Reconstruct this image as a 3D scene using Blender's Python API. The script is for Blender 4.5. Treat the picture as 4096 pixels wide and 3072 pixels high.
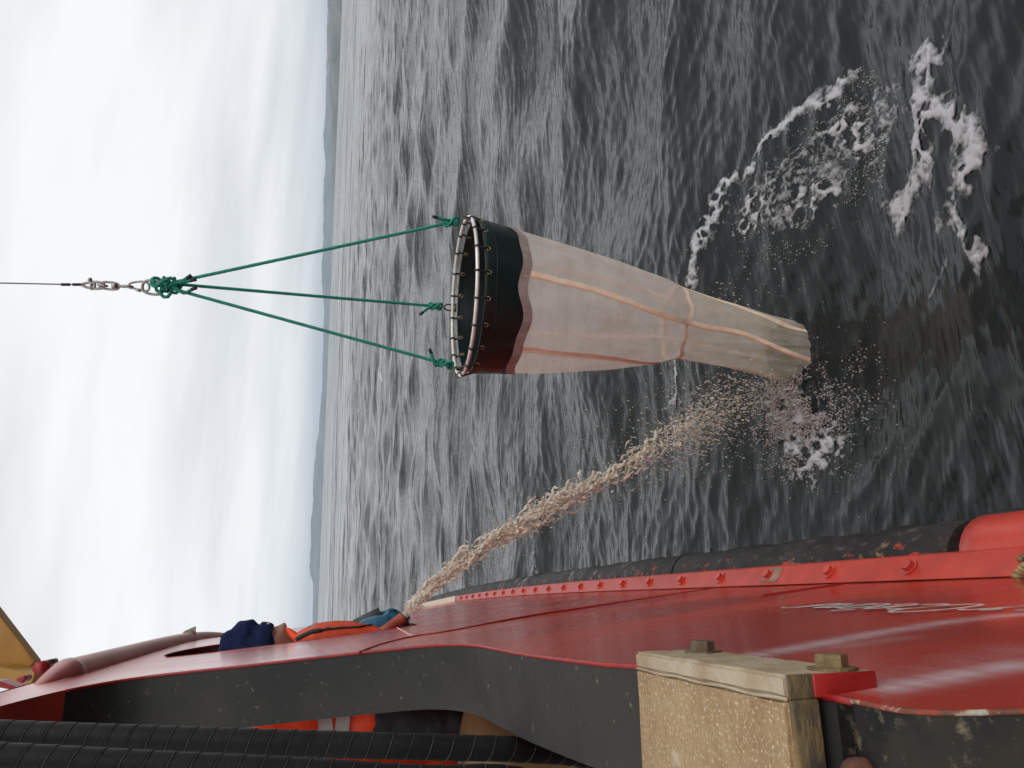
import bpy, bmesh, math, random
import numpy as np
from mathutils import Vector, Matrix
random.seed(7); rng = np.random.default_rng(7)
scene = bpy.context.scene
for o in list(bpy.data.objects): bpy.data.objects.remove(o)

# ------------------------------------------------------------------ camera
FPX = 3092.0; H = 2.35
def nrm(v): v = np.array(v, float); return v/np.linalg.norm(v)
def camv(x, y): return np.array([(x-2048)/FPX, (1536-y)/FPX, -1.0])
hz = lambda y: 1368-98*y/2480
_up = nrm(np.cross(camv(hz(2480), 2480), camv(hz(0), 0)))
if _up[0] > 0: _up = -_up
_yd = nrm(camv(hz(2405), 2405)); _yd = nrm(_yd-_up*(_yd@_up)); _xd = np.cross(_yd, _up)
M = np.array([_xd, _yd, _up]); CAM = np.array([0, 0, H])
FW = nrm((M@np.array([0, 0, -1.0]))*[1, 1, 0])
RT = np.array([FW[1], -FW[0], 0])
cd = bpy.data.cameras.new("camera"); cam = bpy.data.objects.new("camera", cd)
scene.collection.objects.link(cam); scene.camera = cam
m4 = Matrix([list(M[i])+[CAM[i]] for i in range(3)]+[[0, 0, 0, 1]]); cam.matrix_world = m4
cd.sensor_width = 36; cd.lens = FPX/4096*36; cd.clip_start = 0.02; cd.clip_end = 60000

def ray(x, y): return M@camv(x, y)
def at_z(x, y, z=0.0): r = ray(x, y); return CAM+r*((z-H)/r[2])
def at_f(x, y, d): r = ray(x, y); return CAM+r*(d/(r@FW))
def at_Y(x, y, Y): r = ray(x, y); return CAM+r*(Y/r[1])
def hullX(Y, Z):
    D = H-np.asarray(Z, float); Y = np.asarray(Y, float)
    k = .010-.008*np.clip(D/1.6, 0, 1)
    t_ = np.maximum(0, Y-4); e_ = np.maximum(0, t_-2.4)*np.clip(1-D/1.3, 0, 1); return -.13+.09*D-k*(t_**2-e_**2)
def at_hull(x, y, off=0.0):
    r = ray(x, y); ts = np.linspace(.2, 14, 6000); P = CAM+np.outer(ts, r)
    g = P[:, 0]-off-hullX(P[:, 1], P[:, 2]); s = np.where(g[:-1]*g[1:] < 0)[0]
    return P[s[0]] if len(s) else None

# ------------------------------------------------------------------ world, sun, exposure
W = bpy.data.worlds.new("World"); scene.world = W; W.use_nodes = True
nt = W.node_tree; nt.nodes.clear(); N = nt.nodes.new; L = nt.links.new
out = N('ShaderNodeOutputWorld'); bg = N('ShaderNodeBackground'); bg2 = N('ShaderNodeBackground'); add = N('ShaderNodeAddShader')
SUN_EL = math.radians(46); SUN_AZ = math.radians(138)
sky = N('ShaderNodeTexSky'); sky.sky_type = 'NISHITA'; sky.sun_disc = False; sky.sun_elevation = SUN_EL; sky.sun_rotation = SUN_AZ; sky.dust_density = .3
hs = N('ShaderNodeHueSaturation'); hs.inputs['Saturation'].default_value = .15; L(sky.outputs[0], hs.inputs['Color']); L(hs.outputs[0], bg.inputs[0]); bg.inputs[1].default_value = .05
tc = N('ShaderNodeTexCoord'); sep = N('ShaderNodeSeparateXYZ'); L(tc.outputs['Generated'], sep.inputs[0])
ab = N('ShaderNodeMath'); ab.operation = 'MAXIMUM'; L(sep.outputs[2], ab.inputs[0]); ab.inputs[1].default_value = 0
ad = N('ShaderNodeMath'); ad.operation = 'ADD'; L(ab.outputs[0], ad.inputs[0]); ad.inputs[1].default_value = .16
dx = N('ShaderNodeMath'); dx.operation = 'DIVIDE'; L(sep.outputs[0], dx.inputs[0]); L(ad.outputs[0], dx.inputs[1])
dy = N('ShaderNodeMath'); dy.operation = 'DIVIDE'; L(sep.outputs[1], dy.inputs[0]); L(ad.outputs[0], dy.inputs[1])
cmb = N('ShaderNodeCombineXYZ'); L(dx.outputs[0], cmb.inputs[0]); L(dy.outputs[0], cmb.inputs[1])
mp = N('ShaderNodeMapping'); L(cmb.outputs[0], mp.inputs[0]); mp.inputs['Scale'].default_value = (.45, 1.0, 1); mp.inputs['Rotation'].default_value = (0, 0, math.radians(14)); mp.inputs['Location'].default_value = (3.1, 1.7, 0)
no = N('ShaderNodeTexNoise'); L(mp.outputs[0], no.inputs[0]); no.inputs['Scale'].default_value = 1.1; no.inputs['Detail'].default_value = 6; no.inputs['Roughness'].default_value = .5
cr = N('ShaderNodeValToRGB'); L(no.outputs[0], cr.inputs[0])
cr.color_ramp.elements[0].position = .38; cr.color_ramp.elements[0].color = (.66, .668, .685, 1)
cr.color_ramp.elements[1].position = .62; cr.color_ramp.elements[1].color = (.915, .91, .905, 1)
# the cloud deck is a little darker and bluer low over the horizon
cr2 = N('ShaderNodeValToRGB'); L(ab.outputs[0], cr2.inputs[0])
cr2.color_ramp.elements[0].position = 0; cr2.color_ramp.elements[0].color = (.80, .82, .845, 1)
cr2.color_ramp.elements[1].position = .35; cr2.color_ramp.elements[1].color = (1, 1, 1, 1)
mx = N('ShaderNodeMix'); mx.data_type = 'RGBA'; mx.blend_type = 'MULTIPLY'; mx.inputs[0].default_value = 1
L(cr.outputs[0], mx.inputs[6]); L(cr2.outputs[0], mx.inputs[7])
L(mx.outputs[2], bg2.inputs[0]); bg2.inputs[1].default_value = .88
L(bg.outputs[0], add.inputs[0]); L(bg2.outputs[0], add.inputs[1]); L(add.outputs[0], out.inputs[0])
sd = bpy.data.lights.new("sun", 'SUN'); sd.energy = 1.0; sd.angle = math.radians(35); sd.color = (1, .96, .9)
so = bpy.data.objects.new("sun", sd); scene.collection.objects.link(so)
sv = Vector((math.sin(SUN_AZ)*math.cos(SUN_EL), math.cos(SUN_AZ)*math.cos(SUN_EL), math.sin(SUN_EL)))
so.rotation_euler = sv.to_track_quat('Z', 'Y').to_euler()
scene.view_settings.view_transform = 'Standard'; scene.view_settings.look = 'None'
scene.view_settings.exposure = 0.0; scene.view_settings.gamma = 1
scene.render.engine = 'CYCLES'
scene.cycles.transparent_max_bounces = 24

# ------------------------------------------------------------------ helpers
COL = scene.collection
def tag(o, label=None, cat=None, group=None, kind=None):
    if label: o['label'] = label
    if cat: o['category'] = cat
    if group: o['group'] = group
    if kind: o['kind'] = kind
    return o
def empty(name, loc=(0, 0, 0)):
    o = bpy.data.objects.new(name, None); o.location = loc; COL.objects.link(o); o.empty_display_size = .05
    return o
def link(name, me, mat=None, parent=None, smooth=True):
    o = bpy.data.objects.new(name, me); COL.objects.link(o)
    if mat: me.materials.append(mat)
    if smooth: me.polygons.foreach_set('use_smooth', [True]*len(me.polygons))
    if parent:
        o.parent = parent; o.matrix_parent_inverse = Matrix.Identity(4)
        o.matrix_world = Matrix.Identity(4) if False else o.matrix_world
        q = parent; off = Vector((0, 0, 0))
        while q: off += q.location; q = q.parent
        o.location = -off
    return o
class MB:
    def __init__(s): s.v = []; s.f = []
    def add(s, v, f):
        b = len(s.v); s.v += [tuple(float(c) for c in p) for p in v]; s.f += [tuple(i+b for i in q) for q in f]; return s
    def tube(s, pts, r, n=8, closed=False, cap=True):
        pts = np.array(pts, float); m = len(pts); r = np.broadcast_to(np.array(r, float), (m,))
        if closed: T = np.roll(pts, -1, 0)-np.roll(pts, 1, 0)
        else: T = np.gradient(pts, axis=0)
        T /= np.linalg.norm(T, axis=1)[:, None]+1e-12
        a = np.array([0, 0, 1.0]) if abs(T[0][2]) < .9 else np.array([1.0, 0, 0])
        u = nrm(np.cross(T[0], a)); V = []
        for i in range(m):
            u = u-T[i]*(u@T[i]); u /= np.linalg.norm(u)+1e-12; w = np.cross(T[i], u)
            for k in range(n):
                t = 2*math.pi*k/n; V.append(pts[i]+r[i]*(math.cos(t)*u+math.sin(t)*w))
        F = []
        for i in range(m if closed else m-1):
            j = (i+1) % m
            for k in range(n): F.append((i*n+k, i*n+(k+1) % n, j*n+(k+1) % n, j*n+k))
        if cap and not closed: F.append(tuple(range(n))[::-1]); F.append(tuple((m-1)*n+k for k in range(n)))
        return s.add(V, F)
    def box(s, c, hx, hy, hz_, ax=None):
        c = np.array(c, float); ax = np.eye(3) if ax is None else np.array(ax)
        V = [c+sx*hx*ax[0]+sy*hy*ax[1]+sz*hz_*ax[2] for sx in (-1, 1) for sy in (-1, 1) for sz in (-1, 1)]
        return s.add(V, [(0, 1, 3, 2), (4, 6, 7, 5), (0, 4, 5, 1), (2, 3, 7, 6), (0, 2, 6, 4), (1, 5, 7, 3)])
    def grid(s, P, closeu=False, closev=False):
        P = np.array(P, float); a, b = P.shape[:2]; F = []
        for i in range(a if closeu else a-1):
            for j in range(b if closev else b-1):
                F.append((i*b+j, ((i+1) % a)*b+j, ((i+1) % a)*b+(j+1) % b, i*b+(j+1) % b))
        return s.add(P.reshape(-1, 3), F)
    def ell(s, c, rx, ry, rz, ax=None, nu=16, nv=10):
        ax = np.eye(3) if ax is None else np.array(ax); c = np.array(c, float); V = []; F = []
        for i in range(nv+1):
            p = math.pi*i/nv
            for j in range(nu):
                t = 2*math.pi*j/nu
                V.append(c+rx*math.sin(p)*math.cos(t)*ax[0]+ry*math.sin(p)*math.sin(t)*ax[1]+rz*math.cos(p)*ax[2])
        for i in range(nv):
            for j in range(nu): F.append((i*nu+j, (i+1)*nu+j, (i+1)*nu+(j+1) % nu, i*nu+(j+1) % nu))
        return s.add(V, F)
    def cap(s, a, b, ra, rb, n=14):      # tapered capsule
        a = np.array(a, float); b = np.array(b, float); d = nrm(b-a) if np.linalg.norm(b-a) > 1e-6 else np.array([0, 0, 1.])
        P = []; R = []
        for t in np.linspace(-1, 0, 6)[:-1]: P.append(a+d*ra*math.sin(t*math.pi/2)); R.append(max(1e-4, ra*math.cos(t*math.pi/2)))
        P += [a, b]; R += [ra, rb]
        for t in np.linspace(0, 1, 6)[1:]: P.append(b+d*rb*math.sin(t*math.pi/2)); R.append(max(1e-4, rb*math.cos(t*math.pi/2)))
        return s.tube(P, R, n)
    def chain(s, pts, rs):
        for i in range(len(pts)-1): s.cap(pts[i], pts[i+1], rs[i], rs[i+1])
        return s
    def mesh(s, name):
        me = bpy.data.meshes.new(name); me.from_pydata(s.v, [], s.f); me.update(); return me
    def build(s, name, mat, parent=None, smooth=True, bevel=0, vox=0, sm=0, sub=0, disp=None):
        o = link(name, s.mesh(name), mat, parent, smooth)
        if bevel:
            b = o.modifiers.new('b', 'BEVEL'); b.width = bevel; b.segments = 2; b.limit_method = 'ANGLE'
        if vox:
            r = o.modifiers.new('r', 'REMESH'); r.mode = 'VOXEL'; r.voxel_size = vox; r.use_smooth_shade = True
            if sm: q = o.modifiers.new('s', 'SMOOTH'); q.factor = .5; q.iterations = sm
        if disp:
            t = bpy.data.textures.new('t', 'CLOUDS'); t.noise_scale = disp[0]
            d = o.modifiers.new('d', 'DISPLACE'); d.texture = t; d.strength = disp[1]; d.mid_level = .5; d.texture_coords = 'LOCAL'
        if sub: q = o.modifiers.new('u', 'SUBSURF'); q.levels = q.render_levels = sub
        return o

def mat(name, c1, c2=None, scale=8, rough=.5, metal=0, bump=0, bscale=60, coat=0, ramp=(.4, .62), stretch=(1, 1, 1), c3=None, c3scale=30, c3ramp=(.62, .7), spec=.5, bdist=.004, rvar=0, detail=6):
    m = bpy.data.materials.new(name); m.use_nodes = True; t = m.node_tree; b = t.nodes['Principled BSDF']
    N = t.nodes.new; L = t.links.new
    b.inputs['Roughness'].default_value = rough; b.inputs['Metallic'].default_value = metal
    b.inputs['Coat Weight'].default_value = coat; b.inputs['Coat Roughness'].default_value = .12
    b.inputs['Specular IOR Level'].default_value = spec
    tc = N('ShaderNodeTexCoord'); mp = N('ShaderNodeMapping'); L(tc.outputs['Object'], mp.inputs[0]); mp.inputs['Scale'].default_value = stretch
    base = None
    def noise(sc, det=detail):
        n = N('ShaderNodeTexNoise'); L(mp.outputs[0], n.inputs[0]); n.inputs['Scale'].default_value = sc; n.inputs['Detail'].default_value = det; n.inputs['Roughness'].default_value = .62; return n
    def ramp_(src, a, b_):
        r = N('ShaderNodeMapRange'); L(src, r.inputs[0]); r.inputs[1].default_value = a; r.inputs[2].default_value = b_; r.clamp = True; return r.outputs[0]
    def mixc(f, A, B):
        x = N('ShaderNodeMix'); x.data_type = 'RGBA'
        if isinstance(f, float): x.inputs[0].default_value = f
        else: L(f, x.inputs[0])
        for k, s in ((6, A), (7, B)):
            if isinstance(s, tuple): x.inputs[k].default_value = (*s, 1)
            else: L(s, x.inputs[k])
        return x.outputs[2]
    col = c1
    if c2: n = noise(scale); col = mixc(ramp_(n.outputs[0], *ramp), c1, c2)
    if c3: n = noise(c3scale); col = mixc(ramp_(n.outputs[0], *c3ramp), col, c3)
    if isinstance(col, tuple): b.inputs['Base Color'].default_value = (*col, 1)
    else: L(col, b.inputs['Base Color'])
    if rvar:
        n = noise(scale*1.7); r = N('ShaderNodeMapRange'); L(n.outputs[0], r.inputs[0]); r.inputs[1].default_value = .35; r.inputs[2].default_value = .65
        r.inputs[3].default_value = max(.03, rough-rvar); r.inputs[4].default_value = rough+rvar; L(r.outputs[0], b.inputs['Roughness'])
    if bump:
        n = noise(bscale, 5); bp = N('ShaderNodeBump'); bp.inputs['Strength'].default_value = bump; bp.inputs['Distance'].default_value = bdist
        L(n.outputs[0], bp.inputs['Height']); L(bp.outputs[0], b.inputs['Normal'])
    m['h'] = 1
    return m
def hooks(m): return m.node_tree, m.node_tree.nodes['Principled BSDF']
def attr_over(m, attr, color, factor_scale=1.0, noise=None):
    """paint a mark: mix colour over the base where a mesh attribute says so"""
    t, b = hooks(m); N = t.nodes.new; L = t.links.new
    a = N('ShaderNodeAttribute'); a.attribute_name = attr
    f = a.outputs['Fac']
    if noise:
        tc = N('ShaderNodeTexCoord'); mp = N('ShaderNodeMapping'); L(tc.outputs['Object'], mp.inputs[0]); mp.inputs['Scale'].default_value = noise[1]
        n = N('ShaderNodeTexNoise'); L(mp.outputs[0], n.inputs[0]); n.inputs['Scale'].default_value = noise[0]; n.inputs['Detail'].default_value = 6; n.inputs['Roughness'].default_value = .65
        r = N('ShaderNodeMapRange'); L(n.outputs[0], r.inputs[0]); r.inputs[1].default_value = noise[2]; r.inputs[2].default_value = noise[3]
        mu = N('ShaderNodeMath'); mu.operation = 'MULTIPLY'; L(f, mu.inputs[0]); L(r.outputs[0], mu.inputs[1]); f = mu.outputs[0]
    x = N('ShaderNodeMix'); x.data_type = 'RGBA'; L(f, x.inputs[0])
    src = b.inputs['Base Color']
    if src.is_linked: L(src.links[0].from_socket, x.inputs[6])
    else: x.inputs[6].default_value = src.default_value
    x.inputs[7].default_value = (*color, 1); L(x.outputs[2], b.inputs['Base Color'])
    return f
def set_attr(me, name, vals):
    a = me.attributes.new(name, 'FLOAT', 'POINT'); a.data.foreach_set('value', np.asarray(vals, np.float32))

# value noise in numpy
def vnoise(x, y, seed=0):
    xi = np.floor(x).astype(np.int64); yi = np.floor(y).astype(np.int64); xf = x-xi; yf = y-yi
    def h(a, b):
        n = (a*374761393+b*668265263+seed*2246822519) & 0xffffffff
        n = ((n ^ (n >> 13))*1274126177) & 0xffffffff
        return ((n ^ (n >> 16)) & 0xffff)/65535.0
    u = xf*xf*(3-2*xf); v = yf*yf*(3-2*yf)
    return (h(xi, yi)*(1-u)+h(xi+1, yi)*u)*(1-v)+(h(xi, yi+1)*(1-u)+h(xi+1, yi+1)*u)*v
def fbm(x, y, o=5, seed=0, g=.55):
    s = 0; a = 1; t = 0
    for i in range(o): s = s+a*vnoise(x*2**i+17.3*i, y*2**i-9.1*i, seed+i); t += a; a *= g
    return s/t
def cells(x, y, seed=0):                     # F1, F2 distances of a jittered lattice
    xi = np.floor(x).astype(np.int64); yi = np.floor(y).astype(np.int64)
    f1 = np.full(np.shape(x), 9.); f2 = f1.copy()
    for a in (-1, 0, 1):
        for b in (-1, 0, 1):
            X = xi+a; Y = yi+b; n = (X*73856093 ^ Y*19349663 ^ (seed*83492791)) & 0xffffffff
            n = ((n ^ (n >> 13))*1274126177) & 0xffffffff; jx = (n & 0xffff)/65535.; jy = ((n >> 16) & 0xffff)/65535.
            d = np.hypot(X+jx-x, Y+jy-y); f2 = np.where(d < f1, f1, np.minimum(f2, d)); f1 = np.minimum(f1, d)
    return f1, f2
def poly_dist(px, py, P, closed=True):
    P = np.array(P, float); d = np.full(px.shape, 1e9); ins = np.zeros(px.shape, bool); bx = np.zeros(px.shape); by = np.zeros(px.shape)
    n = len(P)
    for i in range(n if closed else n-1):
        a = P[i]; b = P[(i+1) % n]; e = b-a; L2 = e@e+1e-12
        t = np.clip(((px-a[0])*e[0]+(py-a[1])*e[1])/L2, 0, 1); qx = a[0]+t*e[0]; qy = a[1]+t*e[1]; dd = np.hypot(px-qx, py-qy)
        m = dd < d; d = np.where(m, dd, d); bx = np.where(m, qx, bx); by = np.where(m, qy, by)
        c = ((a[1] > py) != (b[1] > py)); xx = a[0]+(py-a[1])/(e[1] if abs(e[1]) > 1e-12 else 1e-12)*e[0]; ins ^= c & (px < xx)
    return d, ins, bx, by
def spl(P, n):                               # Catmull-Rom through points
    P = np.array(P, float); m = len(P); Q = np.vstack([2*P[0]-P[1], P, 2*P[-1]-P[-2]]); o = []
    for s in np.linspace(0, m-1-1e-9, n):
        i = int(s); t = s-i; a, b, c, d = Q[i:i+4]
        o.append(.5*((2*b)+(c-a)*t+(2*a-5*b+4*c-d)*t*t+(3*b-a-3*c+d)*t**3))
    return np.array(o)

# ------------------------------------------------------------------ sea
wav = []
for i in range(150):
    lam = 0.09*(60.0**(rng.random()**1.1))     # 0.09 .. 5.4 m
    th = rng.normal(math.radians(-98), math.radians(24 if i % 3 else 55))   # travelling towards the viewer, a little from the right
    k = 2*math.pi/lam
    slope = .0165*(1.25 if lam < .22 else .62 if lam < .9 else 1.35)*(0.6 if lam > 3.5 else 1)
    wav.append((k*math.cos(th), k*math.sin(th), slope/k*rng.rayleigh(.9), rng.random()*6.283, lam))
def sea(x, y, res=0.0):
    """height and horizontal (choppy) displacement"""
    z = np.zeros(np.shape(x)); ox = z.copy(); oy = z.copy()
    for kx, ky, a, p, lam in wav:
        w = 1.0 if np.isscalar(res) else np.clip(lam/(2.5*res)-1, 0, 1)
        ph = kx*x+ky*y+p; k = math.hypot(kx, ky); s = np.sin(ph); c = np.cos(ph)*w*a
        z += c; ox -= s*a*w*kx/k*1.0; oy -= s*a*w*ky/k*1.0
    return z, ox, oy
_nf = at_z(3215, 1405); Z_OFF = 0.0; Z_OFF = -float(sea(np.array([_nf[0]]), np.array([_nf[1]]))[0][0])+.0
def sea_z(x, y): return Z_OFF+ sea(np.asarray(x, float), np.asarray(y, float))[0]
def at_w(x, y):
    q = at_z(x, y)
    for _ in range(3): q = at_z(x, y, .4*q[2]+.6*float(sea_z(np.array([q[0]]), np.array([q[1]]))[0]))
    return q
def build_sea():
    dep = np.concatenate([np.radians(np.linspace(89, 62, 30)), np.arctan(np.tan(math.radians(62))*np.exp(-np.linspace(0, 1, 700)**1.0*3.6))])
    dep = [math.radians(89-.9*i) for i in range(30)]; a = dep[-1]
    while a > math.radians(.35): a -= 1.15/773*max(.35, min(1, a/math.radians(12)+.25)); dep.append(a)
    dist = [H/math.tan(x) for x in dep if x > 0]; 
    while dist[-1] < 24000: dist.append(dist[-1]*1.12)
    dist = np.array(dist)
    az0 = math.atan2(FW[0], FW[1])
    az = list(np.linspace(-34, 34, 620)); az = list(np.linspace(-180, -34, 90))[:-1]+az+list(np.linspace(34, 180, 90))[1:-1]
    az = np.radians(np.array(az))+az0
    Dg, Ag = np.meshgrid(dist, az, indexing='ij'); X = Dg*np.sin(Ag); Y = Dg*np.cos(Ag)
    r1 = np.gradient(dist)[:, None]*np.ones_like(Ag); daz = np.gradient(az)[None, :]
    # keep detail along each row where rows are close; columns outside the view are coarse
    res = np.maximum(r1*.6, Dg*np.abs(daz)*.7)
    z, ox, oy = sea(X, Y, res)
    # where the rows run out of resolution the shader's ripples take over
    P = np.stack([X+ox, Y+oy, z+Z_OFF], -1); nr, nc = X.shape
    V = P.reshape(-1, 3); i = np.arange(nr-1)[:, None]*nc; j = np.arange(nc)[None, :]; j2 = (j+1) % nc
    F = np.stack([i+j, i+nc+j, i+nc+j2, i+j2], -1).reshape(-1, 4)
    me = bpy.data.meshes.new('water'); me.vertices.add(len(V)); me.vertices.foreach_set('co', V.astype(np.float32).ravel())
    me.loops.add(F.size); me.loops.foreach_set('vertex_index', F.ravel().astype(np.int32))
    me.polygons.add(len(F)); me.polygons.foreach_set('loop_start', np.arange(0, F.size, 4, dtype=np.int32)); me.polygons.foreach_set('loop_total', np.full(len(F), 4, np.int32))
    me.update(calc_edges=True); me.validate()
    return me
m = bpy.data.materials.new('sea_water'); m.use_nodes = True; t = m.node_tree; b = t.nodes['Principled BSDF']; N = t.nodes.new; L = t.links.new
b.inputs['Base Color'].default_value = (.008, .011, .012, 1); b.inputs['Roughness'].default_value = .13; b.inputs['IOR'].default_value = 1.333
tc = N('ShaderNodeTexCoord'); geo = N('ShaderNodeNewGeometry'); acc = geo.outputs['Normal']
# ripples finer than the mesh: slopes added straight to the normal (travel direction mostly along y, crests run along x)
ln = N('ShaderNodeVectorMath'); ln.operation = 'LENGTH'; L(tc.outputs['Object'], ln.inputs[0])
def span(a, b_, lo, hi):
    r_ = N('ShaderNodeMapRange'); L(ln.outputs['Value'], r_.inputs[0]); r_.inputs[1].default_value = a; r_.inputs[2].default_value = b_; r_.inputs[3].default_value = lo; r_.inputs[4].default_value = hi; return r_.outputs[0]
for sc, det, st, wgt in ((.05, 4, (.45, 1.6, 1), (25, 110, 0, .70)), (.28, 8, (.40, 1.7, 1), (12, 60, .04, .72)), (1.6, 8, (.30, 1.9, 1), (5, 30, .10, .46)), (7.0, 7, (.25, 2.0, 1), (3, 14, .20, .38)), (28, 4, (.3, 1.6, 1), (2, 8, .32, .24))):
    mp = N('ShaderNodeMapping'); L(tc.outputs['Object'], mp.inputs[0]); mp.inputs['Scale'].default_value = st; mp.inputs['Rotation'].default_value = (0, 0, math.radians(-8))
    n = N('ShaderNodeTexNoise'); L(mp.outputs[0], n.inputs[0]); n.inputs['Scale'].default_value = sc; n.inputs['Detail'].default_value = det; n.inputs['Roughness'].default_value = .62
    su = N('ShaderNodeVectorMath'); su.operation = 'SUBTRACT'; L(n.outputs['Color'], su.inputs[0]); su.inputs[1].default_value = (.5, .5, .5)
    mu = N('ShaderNodeVectorMath'); mu.operation = 'MULTIPLY'; L(su.outputs[0], mu.inputs[0]); mu.inputs[1].default_value = (1.1, 3.0, 0); mw = N('ShaderNodeVectorMath'); mw.operation = 'SCALE'; L(mu.outputs[0], mw.inputs[0]); L(span(*wgt), mw.inputs['Scale']); mu = mw
    a2 = N('ShaderNodeVectorMath'); a2.operation = 'ADD'; L(acc, a2.inputs[0]); L(mu.outputs[0], a2.inputs[1]); acc = a2.outputs[0]
nn = N('ShaderNodeVectorMath'); nn.operation = 'NORMALIZE'; L(acc, nn.inputs[0]); L(nn.outputs[0], b.inputs['Normal'])
water = link('water', build_sea(), m); water['kind'] = 'structure'

# foam lying on the water: kept only where the foam is, the water shows through the holes
def q4(cx, cy): return at_w(2600+cx/1.382, 100+cy/1.382)[:2]
def build_foam():
    lines = [  # points (photo crop), half width m, strength
        ([(225,1450),(300,1300),(340,1180),(375,1060),(430,930),(500,830),(600,765),(690,660),(790,590),(930,490),(1050,370)], .055, .80),
        ([(390,1250),(400,1100),(470,960),(520,980),(500,1040)], .06, .40),
        ([(1050,370),(1130,260),(1240,190),(1330,220)], .05, .12),
        ([(1455,280),(1430,420),(1440,500),(1530,500),(1560,560),(1430,610),(1400,700),(1370,800),(1390,870),(1420,940)], .085, .80),
        ([(1410,360),(1380,480)], .05, .3),
        ([(1440,500),(1420,620),(1385,760)], .08, .75),
        ([(1440,600),(1540,640),(1590,640),(1600,660)], .05, .6),
        ([(1610,580),(1660,650),(1690,700),(1760,700),(1700,800),(1640,890)], .08, .9),
        ([(1640,640),(1640,740),(1690,800),(1740,730)], .07, .8),
        ([(1780,710),(1840,780)], .03, .5), ([(1640,890),(1590,960),(1560,1040),(1600,1090)], .035, .5),
        ([(1355,1010),(1320,1080),(1290,1150)], .075, .85), ([(1330,1080),(1390,1110)], .035, .5),
        ([(1440,1040),(1440,1090)], .03, .5), ([(1560,1090),(1580,1150)], .035, .5), ([(1550,1040),(1520,1070)], .035, .5),
        ([(1540,1210),(1600,1250),(1700,1270),(1740,1290)], .06, .75), ([(1710,1370),(1770,1390)], .035, .5), ([(1600,1400),(1610,1440)], .03, .3),
        ([(1490,1470),(1520,1460)], .03, .6), ([(1445,1505),(1475,1500)], .02, .5), ([(1620,1480),(1600,1600)], .02, .2),
    ]
    px = lambda P: [at_w(*p)[:2] for p in P]
    extra = [(px([(2716,1445),(2716,1537),(2727,1580),(2698,1645)]), .045, .75), (px([(2750,1650),(2765,1750),(2755,1860),(2769,1986),(2802,2075),(2834,2132)]), .045, .16),
             (px([(1522,1465),(1528,1515)]), .30, .9), (px([(1540,1560),(1535,1640)]), .25, .1), (px([(2140,2255),(2145,2290)]), .14, .6), (px([(1725,0),(1722,40)]), .2, .3),
             (px([(3170, 1285), (3215, 1400), (3235, 1535)]), .06, .38), (px([(2350,2215),(2600,2190)]), .1, .12)]
    regs = []
    L_ = [([q4(*p) for p in P], w, s) for P, w, s in lines]+extra
    # mottled churned area behind the leading edges, and the pale patch where the jet lands
    poly = [q4(*p) for p in [(520,900),(700,680),(930,500),(1080,350),(1230,230),(1330,240),(1400,330),(1400,600),(1300,850),(1050,1150),(850,1300),(560,1300),(430,1250)]]
    pal = px([(3090,1500),(3200,1520),(3290,1570),(3330,1700),(3260,1830),(3230,1900),(3130,1850),(3080,1680)])
    fr = px([(3060,1420),(3300,1480),(3500,1640),(3450,1800),(3300,2000),(3150,1980),(3020,1650)])
    wide = px([(3250,700),(3700,700),(3900,900),(3930,1200),(3700,1500),(3450,1800),(3330,1600),(3200,1200)])
    out = []
    for (x0, x1, y0, y1, c) in ((.25, 3.4, 1.75, 5.6, .0062), (-.6, 7.5, 5.6, 14, .02), (6, 24, 14, 45, .06)):
        gx = np.arange(x0, x1, c); gy = np.arange(y0, y1, c); X, Y = np.meshgrid(gx, gy, indexing='ij'); f = np.zeros(X.shape)
        for P, w, s in L_:
            P = np.array(P)
            if P[:, 0].max() < x0-1 or P[:, 0].min() > x1+1 or P[:, 1].max() < y0-1 or P[:, 1].min() > y1+1: continue
            wx = X+(fbm(X/.16, Y/.16, 4, 5)-.5)*.22; wy = Y+(fbm(X/.16+9, Y/.16, 4, 15)-.5)*.22
            d = poly_dist(wx, wy, P, False)[0]; f = np.maximum(f, s*np.exp(-(d/w)**2*.8))
        big = fbm(X/.25, Y/.25, 4, 3)
        f1, f2 = cells(X/.085+fbm(X/.07, Y/.07, 3, 40), Y/.085+fbm(X/.07, Y/.07, 3, 41), 4); web = 1-np.clip((f2-f1)*2.6, 0, 1)
        fine = fbm(X/.022, Y/.036, 5, 8); thin = 1-np.abs(2*fbm(X/.05, Y/.08, 5, 60)-1)*5; fn2 = fbm(X/.016, Y/.016, 3, 21)
        if x0 < 1:
            d, ins, _, _ = poly_dist(X, Y, poly); mo = np.where(ins, np.clip(d/.15, 0, 1), 0)
            f = np.maximum(f, mo*(.33+.72*np.clip((big-.30)*2.2, .25, 1)*np.clip(fine*2.4-.7+.45*np.clip(thin, 0, 1), 0, 1)))
            d, ins, _, _ = poly_dist(X, Y, fr); mo = np.where(ins, np.clip(d/.2, 0, 1), 0); f = np.maximum(f, mo*(.18+.62*np.clip(fine*2.4-.75+.4*np.clip(thin, 0, 1), 0, 1)))
            d, ins, _, _ = poly_dist(X, Y, pal); mo = np.where(ins, np.clip(d/.15, 0, 1), 0); f = np.maximum(f, mo*(.40+.45*fine+.40*np.clip(thin, 0, 1)))
            d, ins, _, _ = poly_dist(X, Y, wide); mo = np.where(ins, np.clip(d/.2, 0, 1), 0); f = np.maximum(f, mo*.10)
        hole = np.clip((.36-f1)*3.2, 0, 1)*(big > .44); v = f*(.42+.90*fine+.25*web)+(f > .04)*(fn2-.5)*.46-(f > .1)*hole*.75
        th = .40; keepv = v > th
        fk = keepv[:-1, :-1] | keepv[1:, :-1] | keepv[1:, 1:] | keepv[:-1, 1:]
        z, ox, oy = sea(X, Y); P = np.stack([X+ox, Y+oy, z+Z_OFF+.004+.010*np.clip(v-th, 0, .6)], -1)
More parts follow.
